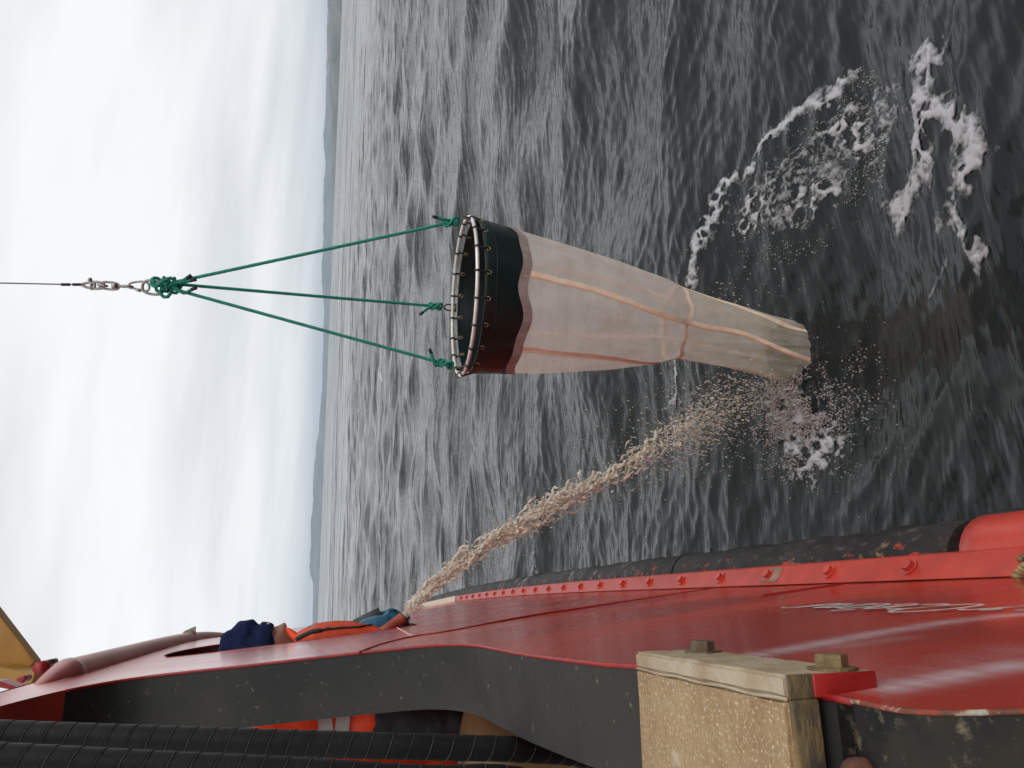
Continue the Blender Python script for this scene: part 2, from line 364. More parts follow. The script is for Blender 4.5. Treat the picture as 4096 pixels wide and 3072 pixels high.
        idx = np.arange(X.size).reshape(X.shape); F = np.stack([idx[:-1, :-1], idx[1:, :-1], idx[1:, 1:], idx[:-1, 1:]], -1)[fk]
        used, inv = np.unique(F.ravel(), return_inverse=True)
        out.append((P.reshape(-1, 3)[used], inv.reshape(-1, 4), v.ravel()[used]))
    V = []; F = []; A = []; b_ = 0
    for v, f, a in out: V.append(v); F.append(f+b_); A.append(a); b_ += len(v)
    V = np.vstack(V); F = np.vstack(F); A = np.concatenate(A)
    me = bpy.data.meshes.new('foam'); me.from_pydata(V.tolist(), [], F.tolist()); set_attr(me, 'foam', A); return me
m = bpy.data.materials.new('sea_foam'); m.use_nodes = True; t = m.node_tree; b = t.nodes['Principled BSDF']; N = t.nodes.new; L = t.links.new
b.inputs['Base Color'].default_value = (.43, .43, .45, 1); b.inputs['Roughness'].default_value = .6
a = N('ShaderNodeAttribute'); a.attribute_name = 'foam'; r = N('ShaderNodeMapRange'); L(a.outputs['Fac'], r.inputs[0]); r.inputs[1].default_value = .37; r.inputs[2].default_value = .82
L(r.outputs[0], b.inputs['Alpha'])
foam = link('sea_foam', build_foam(), m); tag(foam, 'white and pale grey foam patches and bubbles drifting on the dark water', 'foam', kind='stuff')

# ------------------------------------------------------------------ far coast
def coast(name, dist, prof, mat_, depth, seed):
    """prof: list of (photo y, photo height px above the horizon)"""
    ys = np.array([p[0] for p in prof], float); hs = np.array([p[1] for p in prof], float); Y_ = np.linspace(ys[0], ys[-1], 700); rows = []
    hh = np.interp(Y_, ys, hs)
    hh = hh*(1+.16*(fbm(Y_/60, Y_*0, 5, seed)-.5))+1.6*(fbm(Y_/9, Y_*0+3, 3, seed+5)-.5)
    hh[0] = hh[-1] = 0
    g = []
    for i, y in enumerate(Y_):
        r = ray(hz(y), y); h = nrm([r[0], r[1], 0]); scale = dist/FPX; zt = max(0, hh[i])*scale
        col = []
        for s in np.linspace(0, 1, 14):
            e = math.sin(s*math.pi)**.8; dd = dist+depth*(s-.5)
            w = 1 if s == .5 else 1-.25*abs(s-.5)+.22*(float(fbm(np.array([y/35+s*7]), np.array([s*9.]), 4, seed+9)[0])-.5)
            col.append(CAM*[1, 1, 0]+h*dd+np.array([0, 0, zt*e*w-2]))
        g.append(col)
    return MB().grid(g).build(name, mat_)
rock = mat('coast_rock', (.075, .09, .06), (.19, .175, .15), scale=.0012, rough=.9, ramp=(.45, .6))
c1 = coast('hills', 9000, [(-900, 20), (-300, 40), (0, 47), (200, 42), (330, 34), (420, 24), (560, 20), (700, 12), (790, 0)], rock, 1600, 3); c1['kind'] = 'structure'
c2 = coast('hills', 21000, [(-1200, 30), (-300, 46), (0, 48), (300, 46), (450, 45), (560, 48), (640, 38), (760, 42), (900, 37), (1100, 36), (1230, 24), (1400, 20), (1560, 18), (1640, 22), (1740, 24), (1790, 34), (1830, 32), (1900, 36), (2000, 34), (2110, 40), (2160, 36), (2260, 38), (2300, 33), (2330, 22), (2480, 19), (2800, 12), (3300, 30), (3900, 0)], rock, 3500, 11); c2['kind'] = 'structure'

# ------------------------------------------------------------------ materials of things
M_red = mat('red_hull_paint', (.50, .038, .016), (.40, .028, .016), scale=1.6, rough=.26, coat=.35, bump=.25, bscale=14, bdist=.003, c3=(.22, .02, .016), c3scale=90, c3ramp=(.72, .76), rvar=.07)
M_redfresh = mat('bright_red_paint', (.52, .045, .025), (.42, .035, .022), scale=9, rough=.38, coat=.2, bump=.4, bscale=50, bdist=.002, c3=(.30, .10, .06), c3scale=60, c3ramp=(.66, .72))
M_weld = mat('weld_red', (.36, .012, .012), (.25, .01, .01), scale=60, rough=.35, bump=.5, bscale=150)
M_weld2 = mat('cap_red', (.46, .085, .06), (.40, .06, .045), scale=8, rough=.35, coat=.2)
M_pipe = mat('faded_red_pipe', (.62, .34, .27), (.52, .25, .19), scale=5, rough=.42, bump=.3, bscale=60, c3=(.22, .08, .05), c3scale=22, c3ramp=(.66, .72), stretch=(1, .4, 1))
M_jamb = mat('dark_grey_frame_paint', (.019, .021, .020), (.036, .033, .028), scale=3, rough=.6, spec=.3, bump=.5, bscale=45, bdist=.003, c3=(.20, .15, .10), c3scale=60, c3ramp=(.63, .76))
M_sill = mat('worn_black_paint', (.010, .011, .013), (.032, .026, .020), scale=11, rough=.68, spec=.22, bump=.6, bscale=70, bdist=.003, c3=(.22, .18, .12), c3scale=60, c3ramp=(.56, .76))
M_rust = mat('rusty_paint_edge', (.30, .05, .025), (.13, .055, .03), scale=45, rough=.7, bump=.8, bscale=120, c3=(.42, .38, .30), c3scale=35, c3ramp=(.55, .62))
M_beige = mat('yellowed_beige_paint', (.40, .27, .135), (.30, .18, .08), scale=9, rough=.36, bump=1, bscale=70, bdist=.005, c3=(.66, .56, .42), c3scale=240, c3ramp=(.56, .66), stretch=(1, 1, 1), coat=.15)  # pale speckle: glints off the wet bumps put into the colour
M_beige2 = mat('weathered_beige_edge', (.46, .375, .26), (.34, .25, .15), scale=14, rough=.55, bump=.9, bscale=55, bdist=.005, c3=(.22, .12, .06), c3scale=35, c3ramp=(.66, .72))
M_dirty = mat('dirty_yellow_edge', (.20, .13, .05), (.05, .04, .03), scale=22, rough=.7, bump=.8, bscale=80, stretch=(1, 1, 3))
M_boltrust = mat('weathered_bolt_steel', (.20, .165, .12), (.12, .08, .045), scale=60, rough=.5, metal=.5, bump=.4, bscale=150)
M_boltgold = mat('yellow_painted_bolt', (.26, .19, .08), (.15, .10, .05), scale=60, rough=.5, metal=.2, bump=.4, bscale=150)
M_fender = mat('black_fender_rubber', (.013, .012, .013), (.030, .027, .025), scale=7, rough=.62, spec=.3, bump=.6, bscale=40, bdist=.004, c3=(.08, .07, .065), c3scale=28, c3ramp=(.60, .68), stretch=(1, .5, 1))
M_hose = mat('black_hose_rubber', (.006, .0062, .0065), (.012, .012, .012), scale=12, rough=.55, spec=.25, bump=.3, bscale=80, c3=(.12, .12, .12), c3scale=70, c3ramp=(.74, .78))
M_yellow = mat('crane_yellow_paint', (.48, .26, .05), (.40, .20, .035), scale=5, rough=.45, bump=.2, bscale=40, c3=(.2, .12, .05), c3scale=20, c3ramp=(.68, .74))
M_steel = mat('galvanised_steel', (.42, .40, .38), (.27, .24, .21), scale=70, rough=.38, metal=.85, bump=.25, bscale=200)
M_ring = mat('dull_steel_ring', (.74, .73, .70), (.60, .55, .48), scale=14, rough=.4, metal=.35, bump=.3, bscale=90)
M_darksteel = mat('tarnished_steel', (.13, .10, .085), (.07, .05, .04), scale=60, rough=.45, metal=.7, bump=.3, bscale=200)
M_wire = mat('wire_rope_steel', (.13, .135, .145), rough=.45, metal=.6)
M_tape = mat('black_tape', (.012, .012, .016), rough=.55, bump=.4, bscale=200)
M_rope = mat('green_rope', (.010, .30, .20), (.006, .20, .135), scale=70, rough=.55, bump=.8, bscale=260, c3=(.16, .13, .11), c3scale=60, c3ramp=(.68, .72))
M_canvas = mat('black_green_canvas', (.006, .012, .012), (.009, .018, .016), scale=6, rough=.30, bump=.3, bscale=22, bdist=.006, spec=.35)
M_brass = mat('brass_grommet', (.42, .34, .20), (.28, .22, .13), scale=60, rough=.35, metal=.8)
M_seam = mat('peach_webbing_tape', (.93, .74, .60), (.86, .60, .44), scale=30, rough=.75, bump=.4, bscale=160)
M_seam2 = mat('orange_seam_thread', (.85, .36, .17), rough=.8)
M_hem = mat('hem_tape', (.26, .20, .18), (.36, .29, .26), scale=16, rough=.7, bump=.5, bscale=90)
# net gauze: part of the light passes straight through, the rest is scattered
m = bpy.data.materials.new('plankton_gauze'); m.use_nodes = True; t = m.node_tree; t.nodes.clear(); N = t.nodes.new; L = t.links.new
o_ = N('ShaderNodeOutputMaterial'); tr = N('ShaderNodeBsdfTransparent'); df = N('ShaderNodeBsdfDiffuse'); tl = N('ShaderNodeBsdfTranslucent'); gl = N('ShaderNodeBsdfGlossy'); gl.inputs['Roughness'].default_value = .35
tc = N('ShaderNodeTexCoord'); n = N('ShaderNodeTexNoise'); L(tc.outputs['Object'], n.inputs[0]); n.inputs['Scale'].default_value = 9; n.inputs['Detail'].default_value = 5
cr_ = N('ShaderNodeValToRGB'); L(n.outputs[0], cr_.inputs[0]); cr_.color_ramp.elements[0].position = .35; cr_.color_ramp.elements[0].color = (.88, .79, .70, 1); cr_.color_ramp.elements[1].position = .65; cr_.color_ramp.elements[1].color = (.93, .88, .81, 1)
av = N('ShaderNodeAttribute'); av.attribute_name = 'algae'; na = N('ShaderNodeTexNoise'); L(tc.outputs['Object'], na.inputs[0]); na.inputs['Scale'].default_value = 14; na.inputs['Detail'].default_value = 6; ra = N('ShaderNodeMapRange'); L(na.outputs[0], ra.inputs[0]); ra.inputs[1].default_value = .4; ra.inputs[2].default_value = .6; ma = N('ShaderNodeMath'); ma.operation = 'MULTIPLY'; L(av.outputs['Fac'], ma.inputs[0]); L(ra.outputs[0], ma.inputs[1]); xa = N('ShaderNodeMix'); xa.data_type = 'RGBA'; L(ma.outputs[0], xa.inputs[0]); L(cr_.outputs[0], xa.inputs[6]); xa.inputs[7].default_value = (.66, .60, .34, 1)
L(xa.outputs[2], df.inputs[0]); L(xa.outputs[2], tl.inputs[0])
x1 = N('ShaderNodeMixShader'); x1.inputs[0].default_value = .5; L(df.outputs[0], x1.inputs[1]); L(tl.outputs[0], x1.inputs[2])
xg = N('ShaderNodeMixShader'); xg.inputs[0].default_value = .06; L(x1.outputs[0], xg.inputs[1]); L(gl.outputs[0], xg.inputs[2])
rg = N('ShaderNodeMapRange'); L(n.outputs[0], rg.inputs[0]); rg.inputs[1].default_value = .3; rg.inputs[2].default_value = .7; rg.inputs[3].default_value = .48; rg.inputs[4].default_value = .58
x2 = N('ShaderNodeMixShader'); L(rg.outputs[0], x2.inputs[0]); L(tr.outputs[0], x2.inputs[1]); L(xg.outputs[0], x2.inputs[2]); L(x2.outputs[0], o_.inputs[0])
n3 = N('ShaderNodeTexNoise'); L(tc.outputs['Object'], n3.inputs[0]); n3.inputs['Scale'].default_value = 22; n3.inputs['Detail'].default_value = 5; mpn = N('ShaderNodeMapping'); mpn.inputs['Scale'].default_value = (1, 1, .22); mpn.inputs['Rotation'].default_value = (0, .15, 0); L(tc.outputs['Object'], mpn.inputs[0]); L(mpn.outputs[0], n3.inputs[0]); bpn = N('ShaderNodeBump'); bpn.inputs['Strength'].default_value = .7; bpn.inputs['Distance'].default_value = .012; L(n3.outputs[0], bpn.inputs['Height'])
for s_ in (df, tl, gl): L(bpn.outputs[0], s_.inputs['Normal'])
M_gauze = m

# ------------------------------------------------------------------ plankton net
DN = 3.60
def rowpt(x, y): return at_f(x, y, DN)
rc = (rowpt(1862, 872)+rowpt(1848, 1502))/2; RR = np.linalg.norm(rowpt(1862, 872)-rowpt(1848, 1502))/2
net = empty('plankton_net', tuple(rc)); tag(net, 'conical plankton net of pale gauze with black canvas collar, its foot dipping into the sea', 'plankton net')
tilt = (rowpt(1868, 872)-rowpt(1843, 1502)); tilt = nrm(tilt)      # ring leans slightly
def circ(c, r, a, tl=True):
    e1 = tilt if tl else RT; e2 = nrm(FW+np.array([0, 0, -.018]))
    return c+r*(math.cos(a)*e1+math.sin(a)*e2)
NA = 200
MB().tube([circ(rc, RR, 2*math.pi*i/NA) for i in range(NA)], .0085, 12, closed=True).build('ring', M_ring, net)
# section rows: photo x of the centre line, y of the two outlines
rows = [(1868, 880, 1494), (1900, 884, 1494), (2065, 930, 1491), (2150, 955, 1494), (2250, 985, 1493), (2350, 1018, 1488), (2450, 1050, 1480), (2550, 1085, 1466), (2640, 1115, 1450), (2700, 1143, 1436), (2760, 1165, 1444), (2850, 1198, 1458), (2950, 1228, 1476), (3080, 1265, 1508), (3200, 1296, 1535), (3300, 1322, 1560), (3400, 1345, 1590)]
rr = spl(rows, 161); CEN = []; RAD = []
for x, y0, y1 in rr:
    a = rowpt(x, y0); b_ = rowpt(x, y1); CEN.append((a+b_)/2); RAD.append(np.linalg.norm(a-b_)/2)
CEN = np.array(CEN); RAD = np.array(RAD); XS = rr[:, 0]
def netpt(i, a, off=0.0, drop=0.0):
    fi = i; i = int(round(i)); drop = drop+(fi-i)*.0093; x = XS[i]; w = np.clip((x-2075)/300, 0, 1)*1.0
    pin = math.exp(-((x-2700)/45)**2)
    fold = .006*w*math.sin(5*a+x/300)+.0035*w*math.sin(9*a-x/220+1)+.0015*w*math.sin(14*a+x/140)
    low = np.clip((x-2750)/200, 0, 1); fold += low*(.004*math.sin(11*a+x/90)+.003*math.sin(17*a-x/55))
    for xa, aa, xb, ab_, hgt_ in ((2250, -1.30, 2700, -2.35, .007), (2150, -1.9, 2700, -2.5, .006), (2420, -.95, 2700, -1.6, .005), (2700, -2.2, 3300, -1.2, .006), (2700, -2.4, 3250, -2.0, .006), (2700, -1.3, 3300, -1.0, .004), (2120, -.7, 2650, -1.0, .004), (2300, -1.75, 2700, -1.7, .004)):
        if xa-60 < x < xb+60:
            t_ = (x-xa)/(xb-xa); ac = aa+(ab_-aa)*t_; dl = (a-ac+math.pi) % (2*math.pi)-math.pi
            fold += 1.8*hgt_*math.exp(-(dl/.055)**2)*max(0, math.sin(math.pi*min(1, max(0, t_*.9+.08))))
    # eight-panel look of the collar
    fold += (1-w)*.0022*math.sin(6*a+1.0)*np.clip((x-1880)/100, 0, 1)
    e1 = tilt*(1-w)+RT*w
    r = RAD[i]+fold*(1-pin)+off-abs(fold)*.3
    return CEN[i]+r*(math.cos(a)*nrm(e1)+math.sin(a)*FW)-np.array([0, 0, drop])
def hem(a): return .004+.007*math.sin(a*6+.8)+.005*math.sin(a*10+1)
ih = int(np.argmin(abs(XS-2012))); i0 = 0
A_ = [2*math.pi*k/NA for k in range(NA)]
g = [[netpt(i, a, .001, drop=.014+hem(a)*max(0, (i-2))/(ih-2)*1.4 if i > 2 else .014) for a in A_] for i in range(i0, ih+1)]
collar = MB().grid(g, closev=True).build('collar', M_canvas, net); sm_ = collar.modifiers.new('s', 'SOLIDIFY'); sm_.thickness = .003
# seam cord round the collar below the eyelets
i1 = int(np.argmin(abs(XS-1912)))
MB().tube([netpt(i1, a, .004, .014+hem(a)*.2) for a in A_], .0016, 6, closed=True).build('hem_cord', M_canvas, collar)
hm = [[netpt(ih+d_, a, .0045, drop=.014+hem(a)*1.4) for a in A_] for d_ in (-.9, 0, .45, .9)]
MB().grid(hm, closev=True).build('hem_tape', M_hem, net)
g = [[netpt(i, a, 0, drop=(.014+hem(a)*1.4)*max(0, 1-(i-ih)/25)) for a in A_] for i in range(ih, len(XS))]
gauze = MB().grid(g, closev=True).build('net_bag', M_gauze, net); set_attr(gauze.data, 'algae', np.repeat(np.clip((XS[ih:]-2650)/400, 0, 1)*.55, NA))
def strip(name, fa, wid, i_a, i_b, mat_, off=.003, par=None):
    g = []
    for i in range(i_a, i_b):
        a = fa(XS[i]); w = wid/RAD[i]; g.append([netpt(i, a+s_*w, off, drop=(.014+hem(a)*1.4)*max(0, 1-(i-ih)/25)) for s_ in (-1, -.33, .33, 1)])
    return MB().grid(g).build(name, mat_, par or net)
def ang(x, y):       # angle on the front half whose outline position is y at station x
    i = int(np.argmin(abs(XS-x))); y0, y1 = rr[i][1], rr[i][2]; c = ((y0+y1)/2-y)/((y1-y0)/2); return -math.acos(max(-1, min(1, c)))
def fa_of(P):
    xs = [p[0] for p in P]; an = [ang(*p) for p in P]; 
    q_ = spl(list(zip(xs, an)), 60); return lambda x: float(np.interp(x, q_[:, 0], q_[:, 1]))
n_ = len(XS)
for P in ([(2080, 1135), (2350, 1200), (2700, 1302), (2900, 1340), (3170, 1440), (3400, 1480)],
          [(2080, 1403), (2400, 1432), (2700, 1434), (2900, 1462), (3200, 1532), (3400, 1588)]):
    f_ = fa_of(P); s1 = strip('seam_tape', f_, .012, ih, n_, M_seam); strip('seam_stitching', lambda x: f_(x)-.052, .0018, ih, n_, M_seam2, .0055, s1)
f_ = fa_of([(2640, 1122), (2750, 1180), (2900, 1232), (3150, 1325), (3400, 1385)]); s1 = strip('seam_tape', f_, .009, int(np.argmin(abs(XS-2640))), n_, M_seam)
f_ = lambda x: 1.9; strip('seam_tape', f_, .008, ih, n_, M_seam)
f_ = lambda x: .7; strip('seam_tape', f_, .008, ih, n_, M_seam)
# cinch band
ib = int(np.argmin(abs(XS-2700)))
gb = [[netpt(ib+d_, a, .005, drop=.014*math.sin(a+.4)+.010*math.sin(4*a)+.006*math.sin(9*a+1)) for a in A_] for d_ in (-1.3, 0, 1.3)]
MB().grid(gb, closev=True).build('cinch_band', M_seam, net)
# eyelets with black ties round the ring
NG = 20
for k in range(NG):
    a = 2*math.pi*(k+.5)/NG+.04; p = netpt(1, a, 0, .028); rd = nrm(math.cos(a)*tilt+math.sin(a)*FW); tg = nrm(np.cross([0, 0, 1], rd)); upv = np.array([0, 0, 1.])
    for side in (1, -1) if False else (1,):
        pr = p+rd*(.0035); el = MB().tube([pr+0.0082*(math.cos(t)*tg+math.sin(t)*upv) for t in np.linspace(0, 2*math.pi, 17)[:-1]], .0026, 6, closed=True)
        pr2 = p-rd*.0035; el.tube([pr2+0.0082*(math.cos(t)*tg+math.sin(t)*upv) for t in np.linspace(0, 2*math.pi, 17)[:-1]], .0026, 6, closed=True)
        el.build('grommet', M_brass, net)
    q = circ(rc, RR, a); loop = [q+.0115*(math.cos(t)*rd+math.sin(t)*upv) for t in np.linspace(-.5, 2*math.pi-1.2, 14)]+[p+rd*.006, p-rd*.006]
    MB().tube(loop, .0026, 6, closed=True).tube([x_+tg*.004 for x_ in loop], .0024, 6, closed=True).build('tie_cord', M_tape, net)

# bridle ropes
def laid(mb, P, r=.0076, pitch=.042):
    P = np.array(P, float); s_ = np.concatenate([[0], np.cumsum(np.linalg.norm(np.diff(P, axis=0), axis=1))]); n = max(12, int(s_[-1]/.006)); u_ = np.linspace(0, s_[-1], n)
    Q = np.stack([np.interp(u_, s_, P[:, k]) for k in range(3)], 1); T = np.gradient(Q, axis=0); T /= np.linalg.norm(T, axis=1)[:, None]+1e-9
    a = nrm(np.cross(T[0], [.3, .2, 1])); U = []
    for i in range(n): a = a-T[i]*(a@T[i]); a = a/np.linalg.norm(a); U.append(a)
    U = np.array(U); Wv = np.cross(T, U)
    for k in range(3):
        ph = 2*math.pi*u_/pitch+k*2*math.pi/3
        mb.tube(Q+(r*.52)*(np.cos(ph)[:, None]*U+np.sin(ph)[:, None]*Wv), r*.56, 6)
    return mb
def knot(mb, c, d, size, turns=3, r=.006, seed=0):
    rg_ = np.random.default_rng(seed); d = nrm(d); e = nrm(np.cross(d, FW)); f_ = np.cross(d, e); P = []
    for t in np.linspace(0, 1, 26*turns):
        a = t*turns*2*math.pi; rad = size*(.42+.16*math.sin(a*1.5+seed)); P.append(np.array(c)+d*(size*1.6*(t-.5)+size*.35*math.sin(a*.5+seed))+rad*(math.cos(a)*e+math.sin(a)*f_*.8))
    laid(mb, P, r); P = []
    for t in np.linspace(0, 1, 34):
        a = t*2*math.pi; P.append(np.array(c)+d*size*1.15*math.cos(a)+e*size*.5*math.sin(2*a)+f_*size*.55*math.sin(a))
    return laid(mb, P, r)
bridle = empty('rope_bridle', tuple(at_f(660, 1142, DN))); tag(bridle, 'green three strand rope bridle with knots joining the steel ring above to the net mouth', 'rope')
apex = at_f(655, 1140, DN)
att = [(-.05, (1868, 905), 'a'), (math.pi/2, (1792, 1208), 'b'), (math.pi+.08, (1842, 1458), 'c')]
angs = [-.42, math.pi/2+.05, math.pi+.40]
starts = [(690, 1130), (700, 1136), (690, 1155)]
knotpx = [(1825, 908), (1760, 1207), (1805, 1443)]
for k, a in enumerate(angs):
    top = at_f(*starts[k], DN+(.02 if k == 1 else 0)); ringp = circ(rc, RR, a)
    kp = ringp+(top-ringp)*.055+np.array([0, 0, .01]); dv = nrm(top-kp)
    r_ = MB(); sag = [top+(kp-top)*t+FW*.004*math.sin(math.pi*t) for t in np.linspace(0, 1, 12)]; laid(r_, sag); r_.build('rope', M_rope, bridle)
    kb = MB(); knot(kb, kp+dv*.012, dv, .030, 3, .0068, k); kb.build('knot', M_rope, bridle)
    tail = [kp+dv*.02+RT*.01, kp+dv*.06-FW*.02+RT*(-.02 if k else .02), kp+dv*.085-FW*.03+RT*(-.04 if k == 1 else .03)]
    tl_ = MB(); laid(tl_, spl(tail, 10)); tl_.build('rope_tail', M_rope, bridle); e_ = np.array(tail[-1]); dd = nrm(e_-tail[-2])
    MB().tube([e_-dd*.004, e_+dd*.02], .0075, 10).build('tail_tape', M_tape, bridle)
    # small bow shackle on the ring
    rd = nrm(math.cos(a)*tilt+math.sin(a)*FW); tg = nrm(np.cross([0, 0, 1], rd)); c_ = ringp+np.array([0, 0, .004])
    bow = [c_+tg*.015*s1_+np.array([0, 0, z_]) for s1_, z_ in ((-1, -.022), (-1, .02), (-.7, .034), (0, .04), (.7, .034), (1, .02), (1, -.022))]
    sh = empty('shackle', tuple(ringp)); tag(sh, ['tarnished shackle holding the uppermost rope on the net ring', 'tarnished shackle holding the middle rope at the far side of the net ring', 'tarnished shackle holding the lowest rope on the net ring'][k], 'shackle', 'shackles on the net ring')
    MB().tube(spl(bow, 24), .0042, 8).build('bow', M_darksteel, sh); MB().tube([c_-tg*.022+[0, 0, -.02], c_+tg*.022+[0, 0, -.02]], .0045, 8).build('pin', M_darksteel, sh)
kb = MB(); dv = nrm(at_f(800, 1150, DN)-apex)
knot(kb, at_f(652, 1130, DN-.01), dv, .040, 3, .0072, 5); knot(kb, at_f(668, 1152, DN+.01), dv, .038, 3, .0072, 8); knot(kb, at_f(690, 1138, DN), dv, .030, 2, .0072, 2); kb.build('knot', M_rope, bridle)
for P, b_ in (([(700, 1136), (730, 1124), (748, 1112)], 1), ([(700, 1150), (735, 1172), (768, 1158)], 1), ([(720, 1132), (765, 1122)], 1), ([(640, 1165), (652, 1186), (672, 1186), (684, 1168)], 0)):
    w_ = [at_f(*p, DN-.015) for p in P]; tl_ = MB(); laid(tl_, spl(w_, 14) if len(w_) > 2 else w_); tl_.build('rope_tail', M_rope, bridle)
    if b_: e_ = np.array(w_[-1]); dd = nrm(e_-w_[-2]); MB().tube([e_-dd*.004, e_+dd*.022], .0078, 10).build('tail_tape', M_tape, bridle)
# lifting hardware: each link is a thing
def oval(c, d, w, ln, r, e=None, taper=1.0, n=40):
    d = nrm(d); e = nrm(e if e is not None else np.cross(d, FW)); P = []
    for t in np.linspace(0, 2*math.pi, n, endpoint=False):
        s_ = math.cos(t); x_ = math.copysign(abs(s_)**.7, s_)*ln; ww = w*(1+(taper-1)*(.5+.5*s_)); P.append(np.array(c)+d*x_+e*math.copysign(abs(math.sin(t))**.8, math.sin(t))*ww)
    return MB().tube(P, r, 10, closed=True)
dz = np.array([0, 0, -1.]); pxm = DN/FPX
def hp(x, y, o=0): return at_f(x, y, DN+o)
ring_ = oval(hp(612, 1150), nrm(hp(645, 1155)-hp(577, 1145)), 25*pxm, 36*pxm, .0062).build('lifting_ring', M_steel); tag(ring_, 'thick oval steel ring gripped by the green knots', 'ring')
cb = empty('carabiner', tuple(hp(555, 1142))); tag(cb, 'pear shaped steel carabiner with screw sleeve above the oval ring', 'carabiner')
P = [hp(*p) for p in [(515, 1146), (520, 1134), (545, 1128), (578, 1127), (595, 1138), (596, 1155), (588, 1163), (560, 1162), (538, 1154), (520, 1152)]]
MB().tube(spl(P+[P[0]], 50)[:-1], .0048, 9, closed=True).build('hook_body', M_steel, cb); MB().tube([hp(545, 1157), hp(562, 1163)], .0075, 10).build('sleeve', M_steel, cb)
sw = empty('swivel', tuple(hp(450, 1142))); tag(sw, 'steel chain swivel between the carabiner and the shackle', 'swivel')
oval(hp(437, 1143), nrm(hp(467, 1146)-hp(405, 1140)), 13*pxm, 32*pxm, .0055).build('link', M_steel, sw); MB().tube([hp(448, 1143), hp(468, 1144)], .013, 12).build('barrel', M_steel, sw)
MB().tube([hp(466, 1144), hp(500, 1146)], .0062, 10).build('stem', M_steel, sw); oval(hp(508, 1146), nrm(hp(525, 1147)-hp(490, 1145)), 14*pxm, 18*pxm, .0055, e=FW).build('eye', M_steel, sw)
sh = empty('shackle', tuple(hp(390, 1138))); tag(sh, 'large steel bow shackle directly under the end of the wire', 'shackle')
P = [hp(*p) for p in [(362, 1130), (372, 1128), (398, 1129), (414, 1136), (416, 1144), (408, 1153), (385, 1155), (368, 1152)]]
MB().tube(spl(P, 40), .0058, 10).build('bow', M_steel, sh); MB().tube([hp(362, 1118), hp(368, 1160)], .0068, 10).ell(hp(360, 1120), .011, .011, .009).build('pin', M_steel, sh)
oval(hp(411, 1142), nrm(hp(425, 1144)-hp(395, 1140)), 11*pxm, 14*pxm, .005, e=FW).build('link', M_steel, sh)
wr = empty('hoist_wire', tuple(hp(300, 1138))); tag(wr, 'thin dark wire running up out of the picture above the shackle', 'wire')
top = hp(0, 1132); w0 = hp(326, 1139); laid(MB(), [top+(top-w0)*2.0, w0], .0031, .03).build('wire', M_wire, wr)
for a, b_ in ((248, 277), (294, 326)):
    q = MB(); 
    for s_ in np.linspace(0, 1, 5): q.tube([hp(a+(b_-a)*s_-3, 1138), hp(a+(b_-a)*s_+3, 1138.5)], [.0062, .0062], 12)
    q.build('ferrule', M_tape, wr)
th = MB(); th.tube(spl([hp(*p) for p in [(326, 1138), (345, 1132), (368, 1130), (380, 1140), (372, 1152), (350, 1150), (326, 1141)]], 30), .0058, 8); th.build('thimble', M_steel, wr)

# ------------------------------------------------------------------ ship hull
OP1 = [(-.6, -.62), (.30, -.64), (.43, -.553), (.526, -.445), (.63, -.437), (.92, -.432), (1.03, -.41), (1.10, -.392), (1.22, -.375), (1.40, -.355), (1.58, -.345), (1.73, -.335), (1.84, -.305), (1.92, -.25), (1.97, -.16), (2.03, 0), (2.08, .16), (2.15, .34), (2.16, .43), (2.12, .50), (2.02, .56), (1.84, .60), (1.6, .62), (-.6, .64)]
OP2 = [(3.02, .50), (2.97, .40), (2.94, .20), (2.95, 0), (2.98, -.22), (3.03, -.33), (3.10, -.37), (3.45, -.37), (3.62, -.28), (3.66, 0), (3.66, .36), (3.55, .50), (3.3, .55)]
OP1z = [(y, z+H) for y, z in OP1]; OP2z = [(y, z+H) for y, z in OP2]
def dense(P, n=8, closed=True):
    P = np.array(P, float); o = []
    m_ = len(P); Q = spl(P if not closed else np.vstack([P, P[:1]]), (m_)*n+1); return Q[:-1] if closed else Q
c1_ = dense(OP1z); c2_ = dense(OP2z); TH = .14
ship = empty('ship', (0, 3, .6)); tag(ship, 'red painted steel ship side with a black rubber fender along its foot and two openings', 'ship')
ys = np.concatenate([np.arange(-1.2, 5, .0185), np.arange(5, 14.5, .06)]); zt = H+.76; zs = np.linspace(zt, H-1.58, 128)
Yg, Zg = np.meshgrid(ys, zs, indexing='ij')
d1, in1, bx1, by1 = poly_dist(Yg, Zg, c1_); d2, in2, bx2, by2 = poly_dist(Yg, Zg, c2_)
ins = in1 | in2; bx = np.where(d1 < d2, bx1, bx2); by = np.where(d1 < d2, by1, by2); dd = np.minimum(d1, d2)
kf = ~(ins[:-1, :-1] & ins[1:, :-1] & ins[1:, 1:] & ins[:-1, 1:])
snap = ins & (dd < .06); Yq = np.where(snap, bx, Yg); Zq = np.where(snap, by, Zg)
# slight dents between the frames behind the plating
Xq = hullX(Yq, Zq)+.0025*np.sin(Yq*9)*np.exp(-((Zq-H+.9)/.5)**2)
idx = np.arange(Yg.size).reshape(Yg.shape); F = np.stack([idx[:-1, :-1], idx[1:, :-1], idx[1:, 1:], idx[:-1, 1:]], -1)[kf]
used, inv = np.unique(F.ravel(), return_inverse=True); Fo = inv.reshape(-1, 4)
outer = np.stack([Xq, Yq, Zq], -1).reshape(-1, 3)[used]; inner = outer-np.array([TH, 0, 0])
hm_ = MB(); hm_.add(outer, Fo.tolist()); hm_.add(inner, Fo[:, ::-1].tolist())
hull = hm_.build('hull_side', M_red, ship)
